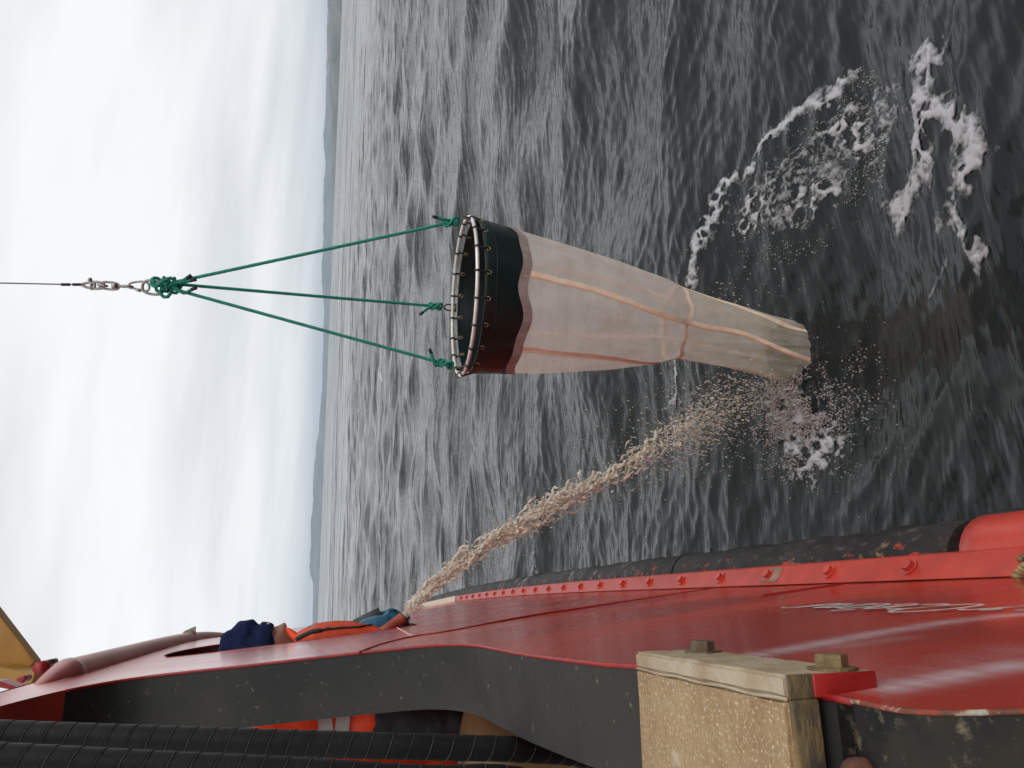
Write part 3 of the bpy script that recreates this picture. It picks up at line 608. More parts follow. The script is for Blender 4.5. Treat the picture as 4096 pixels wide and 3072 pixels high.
# pale streaks mixed into the red (distance to segments seen on the plating)
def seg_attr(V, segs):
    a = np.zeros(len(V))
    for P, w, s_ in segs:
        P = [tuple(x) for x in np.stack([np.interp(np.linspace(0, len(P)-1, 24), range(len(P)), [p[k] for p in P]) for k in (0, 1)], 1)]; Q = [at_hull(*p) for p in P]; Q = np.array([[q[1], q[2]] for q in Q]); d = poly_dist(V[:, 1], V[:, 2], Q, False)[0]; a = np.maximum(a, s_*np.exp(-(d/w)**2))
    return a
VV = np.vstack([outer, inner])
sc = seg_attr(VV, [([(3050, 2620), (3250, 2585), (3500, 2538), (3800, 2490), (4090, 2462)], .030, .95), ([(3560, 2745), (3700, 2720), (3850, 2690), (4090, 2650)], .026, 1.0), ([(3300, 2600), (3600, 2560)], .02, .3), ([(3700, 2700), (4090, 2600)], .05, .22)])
set_attr(hull.data, 'pale_streak', sc)
attr_over(M_red, 'pale_streak', (.72, .50, .52), noise=(26, (1, .10, 2.2), .15, .55))
set_attr(hull.data, 'fleck', np.ones(len(VV))); attr_over(M_red, 'fleck', (.70, .40, .36), noise=(95, (1, .22, 1), .69, .73))
st = np.zeros(len(VV))
for k in range(20):
    yb = 1.895+.3625*k; st = np.maximum(st, .8*np.exp(-((VV[:, 1]-yb)/.03)**2)*np.clip((VV[:, 2]-(H-1.60))/.02, 0, 1)*np.exp(-np.maximum(0, VV[:, 2]-(H-1.58))/.08))
set_attr(hull.data, 'grime', st); attr_over(M_red, 'grime', (.09, .03, .02), noise=(20, (1, 1, .3), .3, .7))
# edge faces of the openings and of the rail
def jamb(C, name, mats, off=0, closed=True, z0=None):
    n = len(C); g = []
    for y, z in C:
        X = float(hullX(y, z)); g.append([(X+.0006, y, z), (X-TH*.33, y, z), (X-TH*.66, y, z), (X-TH-.0006, y, z)])
    mb = MB(); mb.grid(g, closeu=closed); return mb.build(name, mats, ship)
M_rust_ = M_rust 
lo = [p for p in c1_ if p[1] < H-.47 or (p[0] < .62 and p[1] < H)]; mid = [p for p in c1_ if p[0] > .6 and not (p[1] > H+.515)]; hi = [p for p in c1_ if p[1] > H+.50]
k_lo = [i for i, p in enumerate(c1_) if p[1] < H-.4 and p[0] < .64 and i < len(c1_)//2]; k_mid = [i for i, p in enumerate(c1_) if (p[0] >= .60 and p[1] < H+.5) or p[0] > 2.04]; k_hi = [i for i, p in enumerate(c1_) if p[1] > H+.5 and p[0] < 2.06]
jamb(c1_[k_lo], 'opening_sill', M_sill, closed=False); fr_ = jamb(c1_[k_mid], 'opening_frame', M_jamb, closed=False); jamb(c1_[k_hi], 'opening_head', M_redfresh, closed=False)
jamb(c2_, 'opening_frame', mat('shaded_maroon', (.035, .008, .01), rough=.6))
def hp_line(C, off): return [(float(hullX(y, z))+off, y, z) for y, z in C]
MB().tube(hp_line(c1_[k_lo], -.001), .0022, 8).build('rusty_edge', M_rust_, ship)
MB().tube(hp_line(c1_[k_mid], -.0015), .0034, 8).build('painted_edge', M_weld, ship)
MB().tube(hp_line(c2_, -.001), .003, 8, closed=True).build('painted_edge', M_weld, ship)
# rail: capping strip and the half pipe welded along it
cz = [(float(hullX(y, zt)), y) for y in np.linspace(-1.2, 14, 90)]
MB().grid([[(x+.002, y, zt-.002), (x-TH-.002, y, zt-.002)] for x, y in cz]).build('rail_top', M_redfresh, ship)
yp = np.linspace(2.36, 13, 80); rp = .042*np.clip((yp-2.36)/.32, 0.02, 1)**.6
mbp = MB(); mbp.tube([(float(hullX(y, H+.715))+.004-max(0, .042-r), y, H+.715+.0*y) for y, r in zip(yp, rp)], rp+.002, 20)
pipe = mbp.build('rail_pipe', M_pipe, ship); ycp = np.linspace(2.355, 2.70, 16); rcp = .042*np.clip((ycp-2.36)/.32, 0.02, 1)**.6+.0045; MB().tube([(float(hullX(y, H+.715))+.004-max(0, .0465-r), y, H+.715) for y, r in zip(ycp, rcp)], rcp, 20).build('pipe_cap', M_weld2, pipe)
MB().tube([(float(hullX(y, H+.715))-.0, y, H+.715-.038) for y in np.linspace(2.4, 13, 80)], .004, 6).build('weld_bead', M_pipe, pipe)
# weld seams on the plating
def bead(P, r, mat_, name='weld_seam', n=60, amp=.0008):
    Q = spl([at_hull(*p) for p in P], n); Q = Q+np.random.default_rng(3).normal(0, amp, Q.shape); return MB().tube([(float(hullX(q[1], q[2]))+.0005, q[1], q[2]) for q in Q], r, 6).build(name, mat_, ship)
bead([(1436, 2611), (1520, 2580), (1655, 2547), (1800, 2525), (2113, 2465), (2462, 2413), (2798, 2362), (2900, 2345)], .0035, M_weld)
bead([(1588, 2512), (1655, 2546)], .003, mat('pale_weld', (.55, .36, .34), rough=.6), 'weld_seam', 12)
bead([(3040, 2385), (3200, 2362), (3380, 2335)], .004, M_weld, n=20)
# bolted plate along the foot of the side
def strk(y): s_ = float(hullX(y, H-1.58)); return s_
yk = np.concatenate([np.linspace(-.8, 8, 150), np.linspace(8.1, 14, 40)])
prof = [(.003, 1.575), (.009, 1.583), (.066, 1.625), (.072, 1.635), (.071, 1.70), (-.08, 1.72)]
MB().grid([[(strk(y)+a, y, H-d_) for a, d_ in prof] for y in yk]).build('bolted_plate', M_redfresh, ship)
nb = nrm([.042, 0, .057])
plate = [o for o in ship.children if o.name.startswith('bolted_plate')][0] if ship.children else bpy.data.objects['bolted_plate']
hexa = lambda c, ax, r, h, u: None
def hexbolt(mb, c, ax, r, h, wash=1.5):
    ax = nrm(ax); u = nrm(np.cross(ax, [0, 1, .2])); w = np.cross(ax, u); c = np.array(c)
    mb.tube([c-ax*.001, c+ax*h*.18, c+ax*h*.2], [r*wash, r*wash, r*wash*.9], 20)
    V = []; 
    for hh, s_ in ((h*.15, 1), (h*.92, 1), (h, .86)):
        for k in range(6): a = math.pi/3*k+.3; V.append(c+ax*hh+s_*r*(math.cos(a)*u+math.sin(a)*w))
    F_ = [(i*6+k, i*6+(k+1) % 6, (i+1)*6+(k+1) % 6, (i+1)*6+k) for i in range(2) for k in range(6)]+[tuple(12+k for k in range(6))]
    mb.add(V, F_); return mb
for k in range(21):
    y = 1.895+.3625*k; c = (strk(y)+.0385, y, H-1.603); hexbolt(MB(), c, nb, .0175, .017, 1.45)  .build('bolt', M_redfresh, plate, smooth=False)
MB().box((strk(2.6)+.038, 2.60, H-1.6035), .030, .055, .0015, ax=[nrm([.057, 0, -.042]), [0, 1, 0], nb]).build('bolt_plate', mat('bare_worn_plate', (.34, .20, .15), (.25, .14, .10), scale=30, rough=.6), plate)
# black rubber fender
fy = np.linspace(1.805, 13.5, 260); P = []
for y in fy:
    x0 = strk(y)+.062; row = []
    for a in np.linspace(-95, 100, 15):
        r_ = .108+.003*math.sin(y*13+a*.02)+.0025*math.sin(y*31); row.append((x0-.006+r_*math.cos(math.radians(a)), y, H-1.765-.0+r_*1.08*math.sin(math.radians(a))))
    P.append(row)
fm_ = MB().grid(P); fm_.add([p for p in P[0]], [tuple(range(15))]); fen = fm_.build('fender', M_fender, ship)
fv = np.array([v.co for v in fen.data.vertices]); zz = fv[:, 2]
fm = np.clip((zz-(H-1.685))/.04, 0, 1)*(fbm(fv[:, 1]*9, fv[:, 2]*20, 4, 77) > .56)*np.clip((fbm(fv[:, 1]*1.3, fv[:, 2]*0, 3, 5)-.3)*5, 0, 1); set_attr(fen.data, 'wear', fm)
attr_over(M_fender, 'wear', (.28, .18, .09), noise=(40, (1, .5, 1), .57, .64)); set_attr(fen.data, 'redwear', np.clip((zz-(H-1.685))/.03, 0, 1)); attr_over(M_fender, 'redwear', (.42, .05, .03), noise=(22, (1, .4, 1), .61, .65))
set_attr(fen.data, 'chalk', np.clip((fv[:, 1]-3.6)/1.5, 0, 1)*.9); attr_over(M_fender, 'chalk', (.40, .38, .35), noise=(9, (1, 2.2, .25), .60, .66))
for yj in (3.55, 6.3, 9.2):
    MB().tube([(strk(yj)+.056+.111*math.cos(a), yj, H-1.765+.119*math.sin(a)) for a in np.linspace(-1.6, 1.7, 20)], .004, 6).build('fender_joint', M_tape, fen)
# red end block of the fender close by
blk = []
for y in np.linspace(-.8, 1.792, 60):
    x0 = strk(y)+.05; s_ = min(1, max(.25, (1.80-y)/.05))**.35; blk.append([(x0+(.118*s_)*math.cos(math.radians(a)), y, H-1.755+.12*s_*math.sin(math.radians(a))) for a in np.linspace(-95, 100, 15)])
fe_ = MB().grid(blk).build('fender_end', M_redfresh, ship); MB().tube([(strk(y)+.045+.112, y, H-1.755+.006*math.sin(y*20)) for y in np.linspace(.2, 1.78, 60)], [.016+.003*math.sin(y_*23) for y_ in np.linspace(.2, 1.78, 60)], 8).build('rubber_edge', M_fender, fe_)
# hull below the fender down into the water
MB().grid([[(strk(y)+.05, y, H-1.9), (strk(y)-.02, y, .2), (strk(y)-.15, y, -1.2)] for y in yk]).build('lower_hull', mat('dark_lower_hull', (.02, .02, .022), rough=.5), ship)
MB().grid([[(strk(y)+.003, y, H-1.572) , (strk(y)+.07, y, H-1.574)] for y in (9.4, 12.5)]).build('bow_mark', mat('pale_paint', (.62, .56, .44), rough=.6), ship)

# lettering on the side, brushed script in white
def letter_strokes():
    def arc(cx, cy, rx, ry, a0, a1, n=18): return [(cx+rx*math.cos(math.radians(t)), cy+ry*math.sin(math.radians(t))) for t in np.linspace(a0, a1, n)]
    S = []
    S.append(('O', 1.05, arc(.78, .74, .78, .74, 70, 425, 40)))
    S.append(('c', 2.55, arc(.50, .5, .50, .5, 50, 300, 20)+[(1.1, .15)]))
    S.append(('e', 3.78, [(-.1, .35), (.5, .5)]+arc(.42, .68, .36, .30, -20, 170, 10)+arc(.5, .45, .48, .44, 175, 310, 12)+[(1.0, .2)]))
    S.append(('accent', 3.95, [(.45, 1.15), (.95, 1.45)]))
    S.append(('a', 5.0, arc(.5, .5, .5, .48, 50, 330, 22)+[(1.0, .95), (1.0, .2), (1.12, .03), (1.3, .15)]))
    S.append(('n', 6.4, [(0, .95), (.03, .5), (.02, .03), (.1, .5), (.3, .85), (.65, .95), (.82, .7), (.82, .15), (.95, .03), (1.15, .15)]))
    S.append(('s', 7.8, [(-.2, .1), (.1, .35), (.5, 1.0), (.62, .6), (.62, .2), (.35, .0), (.05, .1)]))
    S.append(('flourish', 8.35, [(.0, .95), (.3, 1.05), (.9, .9)]))
    S.append(('r', -.45, [(-.1, .75), (.15, .95), (.20, .5), (.18, .02), (.22, .4), (.5, .85), (.85, .95), (1.1, .8)]))
    S.append(('u', -2.3, [(0, .95), (.0, .25), (.3, .02), (.75, .2), (.95, .95), (.95, .1), (1.2, .1)]))
    return S
V_ = MB(); LET = []; xh = .0625; y0_ = 1.004; D0 = 1.055
lm = mat('white_lettering_paint', (.66, .62, .60), (.5, .42, .40), scale=60, rough=.5)
for nm_, u0, P in letter_strokes():
    Q = spl(P, max(8, len(P)*5)); Q = np.stack([(Q[:, 0]+u0)*xh*.92, Q[:, 1]*xh*1.2], 1); Q[:, 0] += Q[:, 1]*.55
    T = np.gradient(Q, axis=0); T /= np.linalg.norm(T, axis=1)[:, None]+1e-9; g = []
    for q, t_ in zip(Q, T):
        w = .0028+.0046*abs(t_[0]*.35+t_[1]*.94); nn_ = np.array([-t_[1], t_[0]]); row = []
        for s_ in (-1, 1): yy = y0_+q[0]+nn_[0]*w*s_; z_ = H-D0+q[1]+nn_[1]*w*s_; row.append((float(hullX(yy, z_))+.0032, yy, z_))
        g.append(row)
    MB().grid(g).build('painted_letter', lm, ship)
# odd bits on the plate close to the camera
pr = empty('rope_end', tuple(at_Y(4090, 2270, 1.5))); tag(pr, 'frayed straw coloured rope end lying on the red plate by the fender', 'rope')
mb = MB(); laid(mb, spl([at_Y(4066, 2310, 1.46), at_Y(4088, 2285, 1.44), at_Y(4130, 2250, 1.40), at_Y(4260, 2200, 1.36)], 30), .012, .05); mb.build('strands', mat('straw_rope', (.42, .33, .15), (.30, .22, .10), scale=80, rough=.8, bump=.8, bscale=200), pr)
q = at_Y(4020, 2208, 1.47); q[0] = float(hullX(q[1], H-1.6))+.05; q = np.array([strk(1.50)+.040, 1.50, H-1.60])
mb = MB(); 
for k in range(14): mb.ell(q+rng.normal(0, .009, 3)*[.5, 1.6, 1], .007, .009, .006, nu=8, nv=5)
sw_ = mb.build('seaweed_tuft', mat('olive_weed', (.10, .09, .03), (.25, .16, .06), scale=90, rough=.8)); tag(sw_, 'small olive tuft of weed stuck on the red plate beside the fender', 'seaweed')

# ------------------------------------------------------------------ beige bolted bracket on the sill
br = empty('bolted_bracket', (-.06, .8, H-.42)); tag(br, 'heavy beige painted angle bracket with two hexagon bolts sitting on the black sill', 'bracket')
def wonky(o, s=.0012, seed=0):
    r_ = np.random.default_rng(seed)
    for v in o.data.vertices: v.co += Vector(r_.normal(0, s, 3).tolist())
def plate_box(name, x0, x1, y0, y1, z0, z1, m_, par, nx=6, ny=12, nz=4, bev=.003, amp=.0009, seed=0):
    bm = bmesh.new(); bmesh.ops.create_cube(bm, size=1)
    for v in bm.verts: v.co = Vector((x0+(v.co.x+.5)*(x1-x0), y0+(v.co.y+.5)*(y1-y0), z0+(v.co.z+.5)*(z1-z0)))
    bmesh.ops.bevel(bm, geom=bm.edges[:], offset=bev, segments=2, affect='EDGES')
    bmesh.ops.subdivide_edges(bm, edges=[e for e in bm.edges if e.calc_length() > .03], cuts=14, use_grid_fill=True)
    r_ = np.random.default_rng(seed)
    P = np.array([v.co[:] for v in bm.verts]); a = fbm(P[:, 0]*40+P[:, 2]*31, P[:, 1]*40+P[:, 2]*17, 4, seed)-.5
    for v, q_ in zip(bm.verts, a): v.co += v.normal*float(q_)*amp*4
    me = bpy.data.meshes.new(name); bm.to_mesh(me); bm.free(); return link(name, me, m_, par, smooth=False)
top_ = plate_box('top_plate', -.62, -.0935, .649, .989, H-.428, H-.4002, M_beige, br, seed=1)
fl = plate_box('side_flange', -.0925, -.073, .645, .985, H-.49, H-.399, M_beige2, br, seed=2)
MB().box((-.0827, .6425, H-.4565), .0100, .0022, .0325).build('red_end', mat('red_daub', (.36, .014, .010), (.28, .012, .01), scale=30, rough=.45, bump=.3), br, bevel=.002)
MB().box((-.0827, .6428, H-.412), .0104, .0018, .0125).build('worn_corner', M_dirty, br, bevel=.002)
MB().box((-.370, .6438, H-.4145), .277, .0035, .0135).build('worn_end', M_dirty, br, bevel=.002)
MB().tube([(-.0935+.0008*math.sin(y*60), y, H-.4008) for y in np.linspace(.647, .985, 60)], .0018, 8).build('weld_bead', M_beige2, br)
for y, mm in ((.925, M_boltrust), (.668, M_boltgold)):
    bo = hexbolt(MB(), (-.0730, y, H-.464), (1, 0, 0), .0145, .014, 1.55).build('bolt', mm, br, smooth=False)
q = at_z(2716, 3042, H-.402); MB().ell(q, .010, .008, .007).ell(q+[.004, .008, .0], .007, .006, .005).build('weld_lump', M_beige2, br, vox=.0015, sm=2)
q = at_z(3440, 3112, H-.43); kn = MB().ell(q, .016, .015, .016, nu=24, nv=14).build('rusty_knob', mat('deep_rust', (.14, .05, .025), (.07, .03, .02), scale=60, rough=.8, bump=1, bscale=90), None, disp=(.02, .006)); tag(kn, 'rusty brown knob on the black sill next to the bracket', 'knob')

# ------------------------------------------------------------------ hoses
M_edge = mat('hose_wrap_edge', (.10, .10, .095), (.04, .04, .04), scale=20, rough=.6)
def hose(name, P, r, pitch, label, seed=0):
    Q = spl(P, 40); s_ = np.concatenate([[0], np.cumsum(np.linalg.norm(np.diff(Q, axis=0), axis=1))]); n = int(s_[-1]/pitch*12); u_ = np.linspace(0, s_[-1], n)
    Q = np.stack([np.interp(u_, s_, Q[:, k]) for k in range(3)], 1); T = np.gradient(Q, axis=0); T /= np.linalg.norm(T, axis=1)[:, None]
    a = nrm(np.cross(T[0], [.2, .9, .3])); g = []; A = []; NC = 40; FR = []
    for i in range(n):
        a = a-T[i]*(a@T[i]); a /= np.linalg.norm(a); w = np.cross(T[i], a); FR.append((a.copy(), w)); row = []
        for k in range(NC):
            th = 2*math.pi*k/NC; f_ = (u_[i]/pitch*(1+.05*math.sin(u_[i]*3))+th/(2*math.pi)) % 1.0
            row.append(Q[i]+(r*(1+.045*f_-.02*math.exp(-(f_/.06)**2)))*(math.cos(th)*a+math.sin(th)*w)); A.append(1.0 if f_ > .92 else 0)
        g.append(row)
    hx = []
    for i in range(n):
        for q_ in range(3):
            tt = min(n-1.001, i+q_/3); i_ = int(tt); uu = u_[i_]+(u_[i_+1]-u_[i_])*(tt-i_); th = -2*math.pi*(uu/pitch*(1+.05*math.sin(uu*3))); a_ = FR[i_][0]; w_ = FR[i_][1]; hx.append(Q[i_]+(Q[i_+1]-Q[i_])*(tt-i_)+r*1.032*(math.cos(th)*a_+math.sin(th)*w_))
    o = MB().grid(g, closev=True).build(name, M_hose); MB().tube(hx, .0007, 4).build('wrap_edge', M_edge, o); set_attr(o.data, 'edge', A); tag(o, label, 'hose'); return o
0 and attr_over(M_hose, 'edge', (.11, .11, .105), noise=(14, (1, 1, 1), .3, .55))
hA = hose('black_hose', [at_Y(x, y, Y) for x, y, Y in ((-420, 2918, 1.50), (0, 2937, 1.50), (600, 2957, 1.49), (1100, 2972, 1.48), (1800, 2990, 1.48), (2100, 3000, 1.50), (2400, 3040, 1.60), (2800, 3200, 1.8))], 0.0212, .0335, 'thick black spiral wrapped hose, the one nearer the grey frame')
hB = hose('black_hose', [at_Y(x, y, Y) for x, y, Y in ((-420, 3016, 1.33), (0, 3030, 1.33), (600, 3060, 1.33), (1100, 3082, 1.33), (1700, 3114, 1.34), (2100, 3125, 1.38), (2600, 3300, 1.5))], .0195, .0345, 'thick black spiral wrapped hose along the very edge of the picture')

# ------------------------------------------------------------------ inside of the ship
DK = H-1.45
MB().add([(-.16, -1.2, DK), (-4, -1.2, DK), (-4, 12, DK), (-.16, 12, DK)], [(0, 1, 2, 3)]).build('deck', mat('dark_red_deck', (.10, .03, .025), (.06, .03, .025), scale=4, rough=.6), ship)
dh = empty('deckhouse', (-2, 5, DK)); tag(dh, 'grey beige panelled deckhouse wall seen through the opening behind the hoses', 'deckhouse')
M_panel = mat('panel_paint', (.20, .18, .155), (.15, .13, .11), scale=3, rough=.6)
plate_box('wall', -4, -.60, 5.0, 8.0, DK, H+.75, M_panel, dh, bev=.01, amp=.0005)
for x in np.arange(-3.8, -.6, .32): MB().box((x, 4.993, H-.3), .006, .006, 1.0).build('panel_joint', M_darksteel, dh)
for z in (H+.05, H+.19, H+.42, H+.55, H-.3): MB().box((-2.3, 4.992, z), 1.68, .007, .005).build('panel_joint', M_panel, dh)
for z in (H+.28, H+.48): MB().box((-1.6, 4.97, z), .9, .02, .013).build('rail_bar', M_darksteel, dh)
# back wall closing the working deck
plate_box('bulkhead', -4.1, -4.0, -1.2, 8, DK, H+.8, M_panel, dh, bev=.01, amp=.0005)
cp = empty('capstan', tuple(at_Y(1990, 3010, 2.35))); tag(cp, 'beige round topped capstan standing behind the dark frame', 'capstan')
c = at_Y(1850, 3010, 2.35); prof_ = [(0.001, 0), (.08, -.004), (.13, -.02), (.155, -.06), (.16, -.12), (.12, -.2), (.10, -.35), (.14, -.5), (.2, -.56), (.2, -.98)]
c = np.array([c[0], c[1], c[2]]); MB().grid([[(c[0]+r_*math.cos(t_), c[1]+r_*math.sin(t_), c[2]+z_) for t_ in np.linspace(0, 2*math.pi, 41)[:-1]] for r_, z_ in prof_], closev=True).build('drum', mat('dark_tan_paint', (.22, .14, .06), (.17, .10, .04), scale=8, rough=.5, bump=.3), cp)  # dark tan, lightly mottled all over the drum
MB().tube([c+[0, 0, -.04], c+[0, 0, .012]], .03, 16).build('cap', M_dirty, cp)

# ------------------------------------------------------------------ crane parts over the rail
cr_o = empty('deck_crane', tuple(at_Y(60, 2640, 6))); tag(cr_o, 'yellow crane jib and base arm with a red hinge drum rising behind the rail', 'crane')
def prism(name, pts, Y, th, m_, par):
    a = [at_Y(x, y, Y) for x, y in pts]; b_ = [p+np.array([0, th, 0]) for p in a]; n = len(a)
    return MB().add(a+b_, [tuple(range(n))[::-1], tuple(range(n, 2*n))]+[(i, (i+1) % n, n+(i+1) % n, n+i) for i in range(n)]).build(name, m_, par, smooth=False, bevel=.008)
prism('jib', [(136, 2648), (108, 2692), (40, 2678), (4, 2664), (-300, 2420), (-260, 2130)], 6.0, .06, M_yellow, cr_o)
prism('jib_flange', [(140, 2646), (134, 2654), (-262, 2142), (-256, 2128)], 5.96, .13, M_yellow, cr_o)
prism('base_arm', [(-300, 2650), (0, 2667), (60, 2682), (142, 2694), (128, 2738), (96, 2752), (0, 2738), (-300, 2760)], 5.7, .35, M_yellow, cr_o)
MB().tube([at_Y(158, 2672, 5.4), at_Y(158, 2672, 5.4)+[.0, .14, 0]], .038, 24).build('hinge_drum', M_weld, cr_o)
MB().tube([at_Y(196, 2650, 5.5), at_Y(196, 2650, 5.5)+[0, .12, 0]], .018, 16).build('hinge_pin', M_darksteel, cr_o)
prism('red_bracket', [(-100, 2718), (0, 2726), (76, 2752), (62, 2764), (0, 2752), (-100, 2750)], 3.2, .1, M_weld, cr_o)
prism('red_bracket', [(62, 2712), (98, 2700), (106, 2716), (90, 2734), (66, 2736)], 4.6, .1, M_weld, cr_o)
cl = empty('wire_coil', tuple(at_Y(760, 2532, 5.0))); tag(cl, 'small pale metal mesh sleeve clamped on the rail pipe', 'clamp')
a_ = at_Y(738, 2546, 5.0); b_ = at_Y(778, 2528, 5.0); mb = MB(); mb.tube([a_, b_], [.028, .022], 16)
for s_ in np.linspace(0, 1, 7): mb.tube([a_+(b_-a_)*s_+.03*(math.cos(t_)*np.array([1, 0, 0])+math.sin(t_)*np.array([0, 1, 0])) for t_ in np.linspace(0, 6.28, 17)[:-1]], .003, 5, closed=True)
mb.build('sleeve', mat('pale_sleeve', (.45, .42, .33), (.25, .22, .16), scale=60, rough=.6, bump=.8, bscale=90), cl)

# ------------------------------------------------------------------ people
M_skin = mat('skin', (.32, .15, .10), (.26, .11, .075), scale=14, rough=.5, bump=.15, bscale=120)
M_fleece = mat('navy_fleece', (.010, .016, .055), (.014, .022, .07), scale=40, rough=.95, bump=.8, bscale=240, spec=.15)
M_orange = mat('orange_lifejacket', (.66, .060, .009), (.52, .045, .008), scale=12, rough=.6, bump=.4, bscale=40)
M_hivis = mat('fluorescent_orange', (.92, .075, .010), (.80, .06, .009), scale=8, rough=.6, bump=.3, bscale=30)
M_refl = mat('grey_reflective_tape', (.36, .34, .31), (.28, .25, .22), scale=30, rough=.35)
M_black = mat('black_fabric', (.012, .012, .014), (.02, .02, .022), scale=12, rough=.7, bump=.4, bscale=40)
M_cuff = mat('charcoal_cuff', (.055, .055, .06), (.04, .04, .045), scale=16, rough=.6, bump=.4)
M_glove = mat('blue_rubber_glove', (.012, .10, .18), (.01, .075, .14), scale=14, rough=.38, bump=.3, bscale=40)
M_zip = mat('black_zip', (.012, .011, .012), rough=.5, bump=.6, bscale=400)
M_terr = mat('red_nozzle_plastic', (.36, .075, .04), (.28, .055, .03), scale=20, rough=.5, bump=.2)
def add_head(mb, c, fr, up, sc=1.0):
    """head with brow, nose, lips, chin and ears; fr = facing, up = crown"""
    fr = nrm(fr); up = nrm(np.array(up)-fr*(np.array(up)@fr)); sd_ = np.cross(up, fr); g = []
    for i in range(65):
        ph = math.pi*i/64; row = []
        for j in range(96):
            th = 2*math.pi*j/96; d = np.array([math.sin(ph)*math.cos(th), math.sin(ph)*math.sin(th), math.cos(ph)])
            x = .098*d[0]; y = .076*d[1]; z = .120*d[2]
            if z < 0: y *= 1-.28*min(1, -z/.11); x = x*(1-.06*min(1, -z/.12)) if x > 0 else x*(1-.35*min(1, -z/.10))
            G = lambda y0, z0, sy, sz: math.exp(-((y-y0)/sy)**2-((z-z0)/sz)**2) if x > 0 else 0
            x += .027*G(0, -.026, .014, .014)+.013*G(0, -.006, .011, .020)+.009*G(0, .030, .045, .012)-.010*G(.031, .008, .016, .012)-.010*G(-.031, .008, .016, .012)
            x += .011*G(0, -.056, .022, .006)+.011*G(0, -.070, .020, .006)-.006*G(0, -.0635, .024, .003)+.013*G(0, -.100, .022, .014)+.004*G(.034, -.03, .02, .02)+.004*G(-.034, -.03, .02, .02)
            row.append(np.array(c)+sc*(x*fr+y*sd_+z*up))
        g.append(row)
    mb.grid(g, closev=True)
    for s_ in (-1, 1):
        mb.ell(np.array(c)+sc*(.074*s_*sd_-.008*fr-.012*up), .018*sc, .008*sc, .030*sc, ax=[fr, sd_, up], nu=12, nv=8)
        mb.ell(np.array(c)+sc*(.031*s_*sd_+.083*fr+.008*up), .011*sc, .012*sc, .009*sc, ax=[fr, sd_, up], nu=10, nv=8)
def add_hand(mb, wrist, palm_c, curl_axis, finger_dir, normal, s=1.0, r0=.0088, grip=.026):
    """palm plus four unequal curled fingers and a thumb closing round an axis"""
    wrist = np.array(wrist); palm_c = np.array(palm_c); fd = nrm(finger_dir); nm = nrm(np.array(normal)-fd*(np.array(normal)@fd)); ax = np.cross(fd, nm)
    mb.ell((wrist+palm_c)/2, .030*s, .040*s, .017*s, ax=[fd, ax, nm]); mb.ell(palm_c, .044*s, .040*s, .017*s, ax=[fd, ax, nm])
    for k, (o_, ln) in enumerate(((-.030, .92), (-.010, 1.05), (.010, 1.0), (.030, .80))):
        base = palm_c+fd*.036*s+ax*o_*s; p = [base]; a = .15+.1*k*.3; q_ = base
        for l_ in (.036, .026, .020): a += .78; q_ = q_+(fd*math.cos(a)+(-nm)*math.sin(a))*l_*ln*s; p.append(q_)
        mb.chain(p, [r0*s, r0*.95*s, r0*.88*s, r0*.78*s])
    t0 = palm_c-fd*.015*s-ax*.036*s; t1 = t0+(fd*.5-nm*.6-ax*.35)*.034*s; t2 = t1+(fd*.75-nm*.5+ax*.45)*.03*s; mb.chain([t0, t1, t2], [.012*s, .0105*s, .009*s])
# person leaning out of the far opening
Y1 = 3.30
def p1(x, y, dY=0.0): return at_Y(x, y, Y1+dY)
hc = p1(1082, 2618); hc = hc+np.array([0, 0, 0]); fr = nrm([.97, -.12, -.20]); upv = nrm([.20, 0, .98])
per = empty('person', (float(hc[0])-.1, Y1, DK)); tag(per, 'person in navy hat and orange lifejacket leaning out of the ship holding a nozzle', 'person')
tors = hc+np.array([-.035, 0, -.50]); hipc = np.array([hc[0]-.13, Y1, DK+.93])
sh_r = hc+np.array([-.045, -.19, -.24]); sh_l = hc+np.array([-.045, .19, -.24])
wr_r = p1(1530, 2497, -.045); wr_l = p1(1500, 2480, .10)
el_r = (sh_r+wr_r)/2+np.array([-.06, -.05, -.06]); el_l = (sh_l+wr_l)/2+np.array([-.02, .08, -.10])
nz0 = p1(1565, 2504, -.085); nz1 = p1(1610, 2472, -.06); nax = nrm(nz1-nz0)
mb = MB(); add_head(mb, hc, fr, upv)
mb.cap(hc+[-.02, 0, -.07], hc+[-.045, 0, -.20], .055, .062); mb.ell(hc+[-.06, 0, -.30], .11, .19, .12); mb.ell(tors, .11, .165, .20); mb.ell(hipc, .12, .165, .14)
mb.chain([sh_r, el_r, wr_r], [.055, .042, .028]); mb.chain([sh_l, el_l, wr_l], [.055, .042, .028])
for s_ in (-1, 1):
    h_ = hipc+[0, s_*.09, -.04]; k_ = np.array([hipc[0]+.03, Y1+s_*.11, DK+.49]); a_ = np.array([hipc[0]-.01, Y1+s_*.13, DK+.08]); mb.chain([h_, k_, a_], [.085, .058, .040]); mb.chain([a_+[-.02, 0, -.04], a_+[.15, 0, -.045]], [.04, .033])
add_hand(mb, wr_r, p1(1566, 2494, -.050), nax, nrm(p1(1600, 2500)-p1(1520, 2490)), nrm([.35, -1, .4]), .9)
add_hand(mb, wr_l, p1(1566, 2476, .07), nax, nrm(p1(1620, 2500)-p1(1540, 2470)), nrm([.5, 1, .5]), .9)
mb.build('body', M_skin, per, vox=.0036, sm=1)
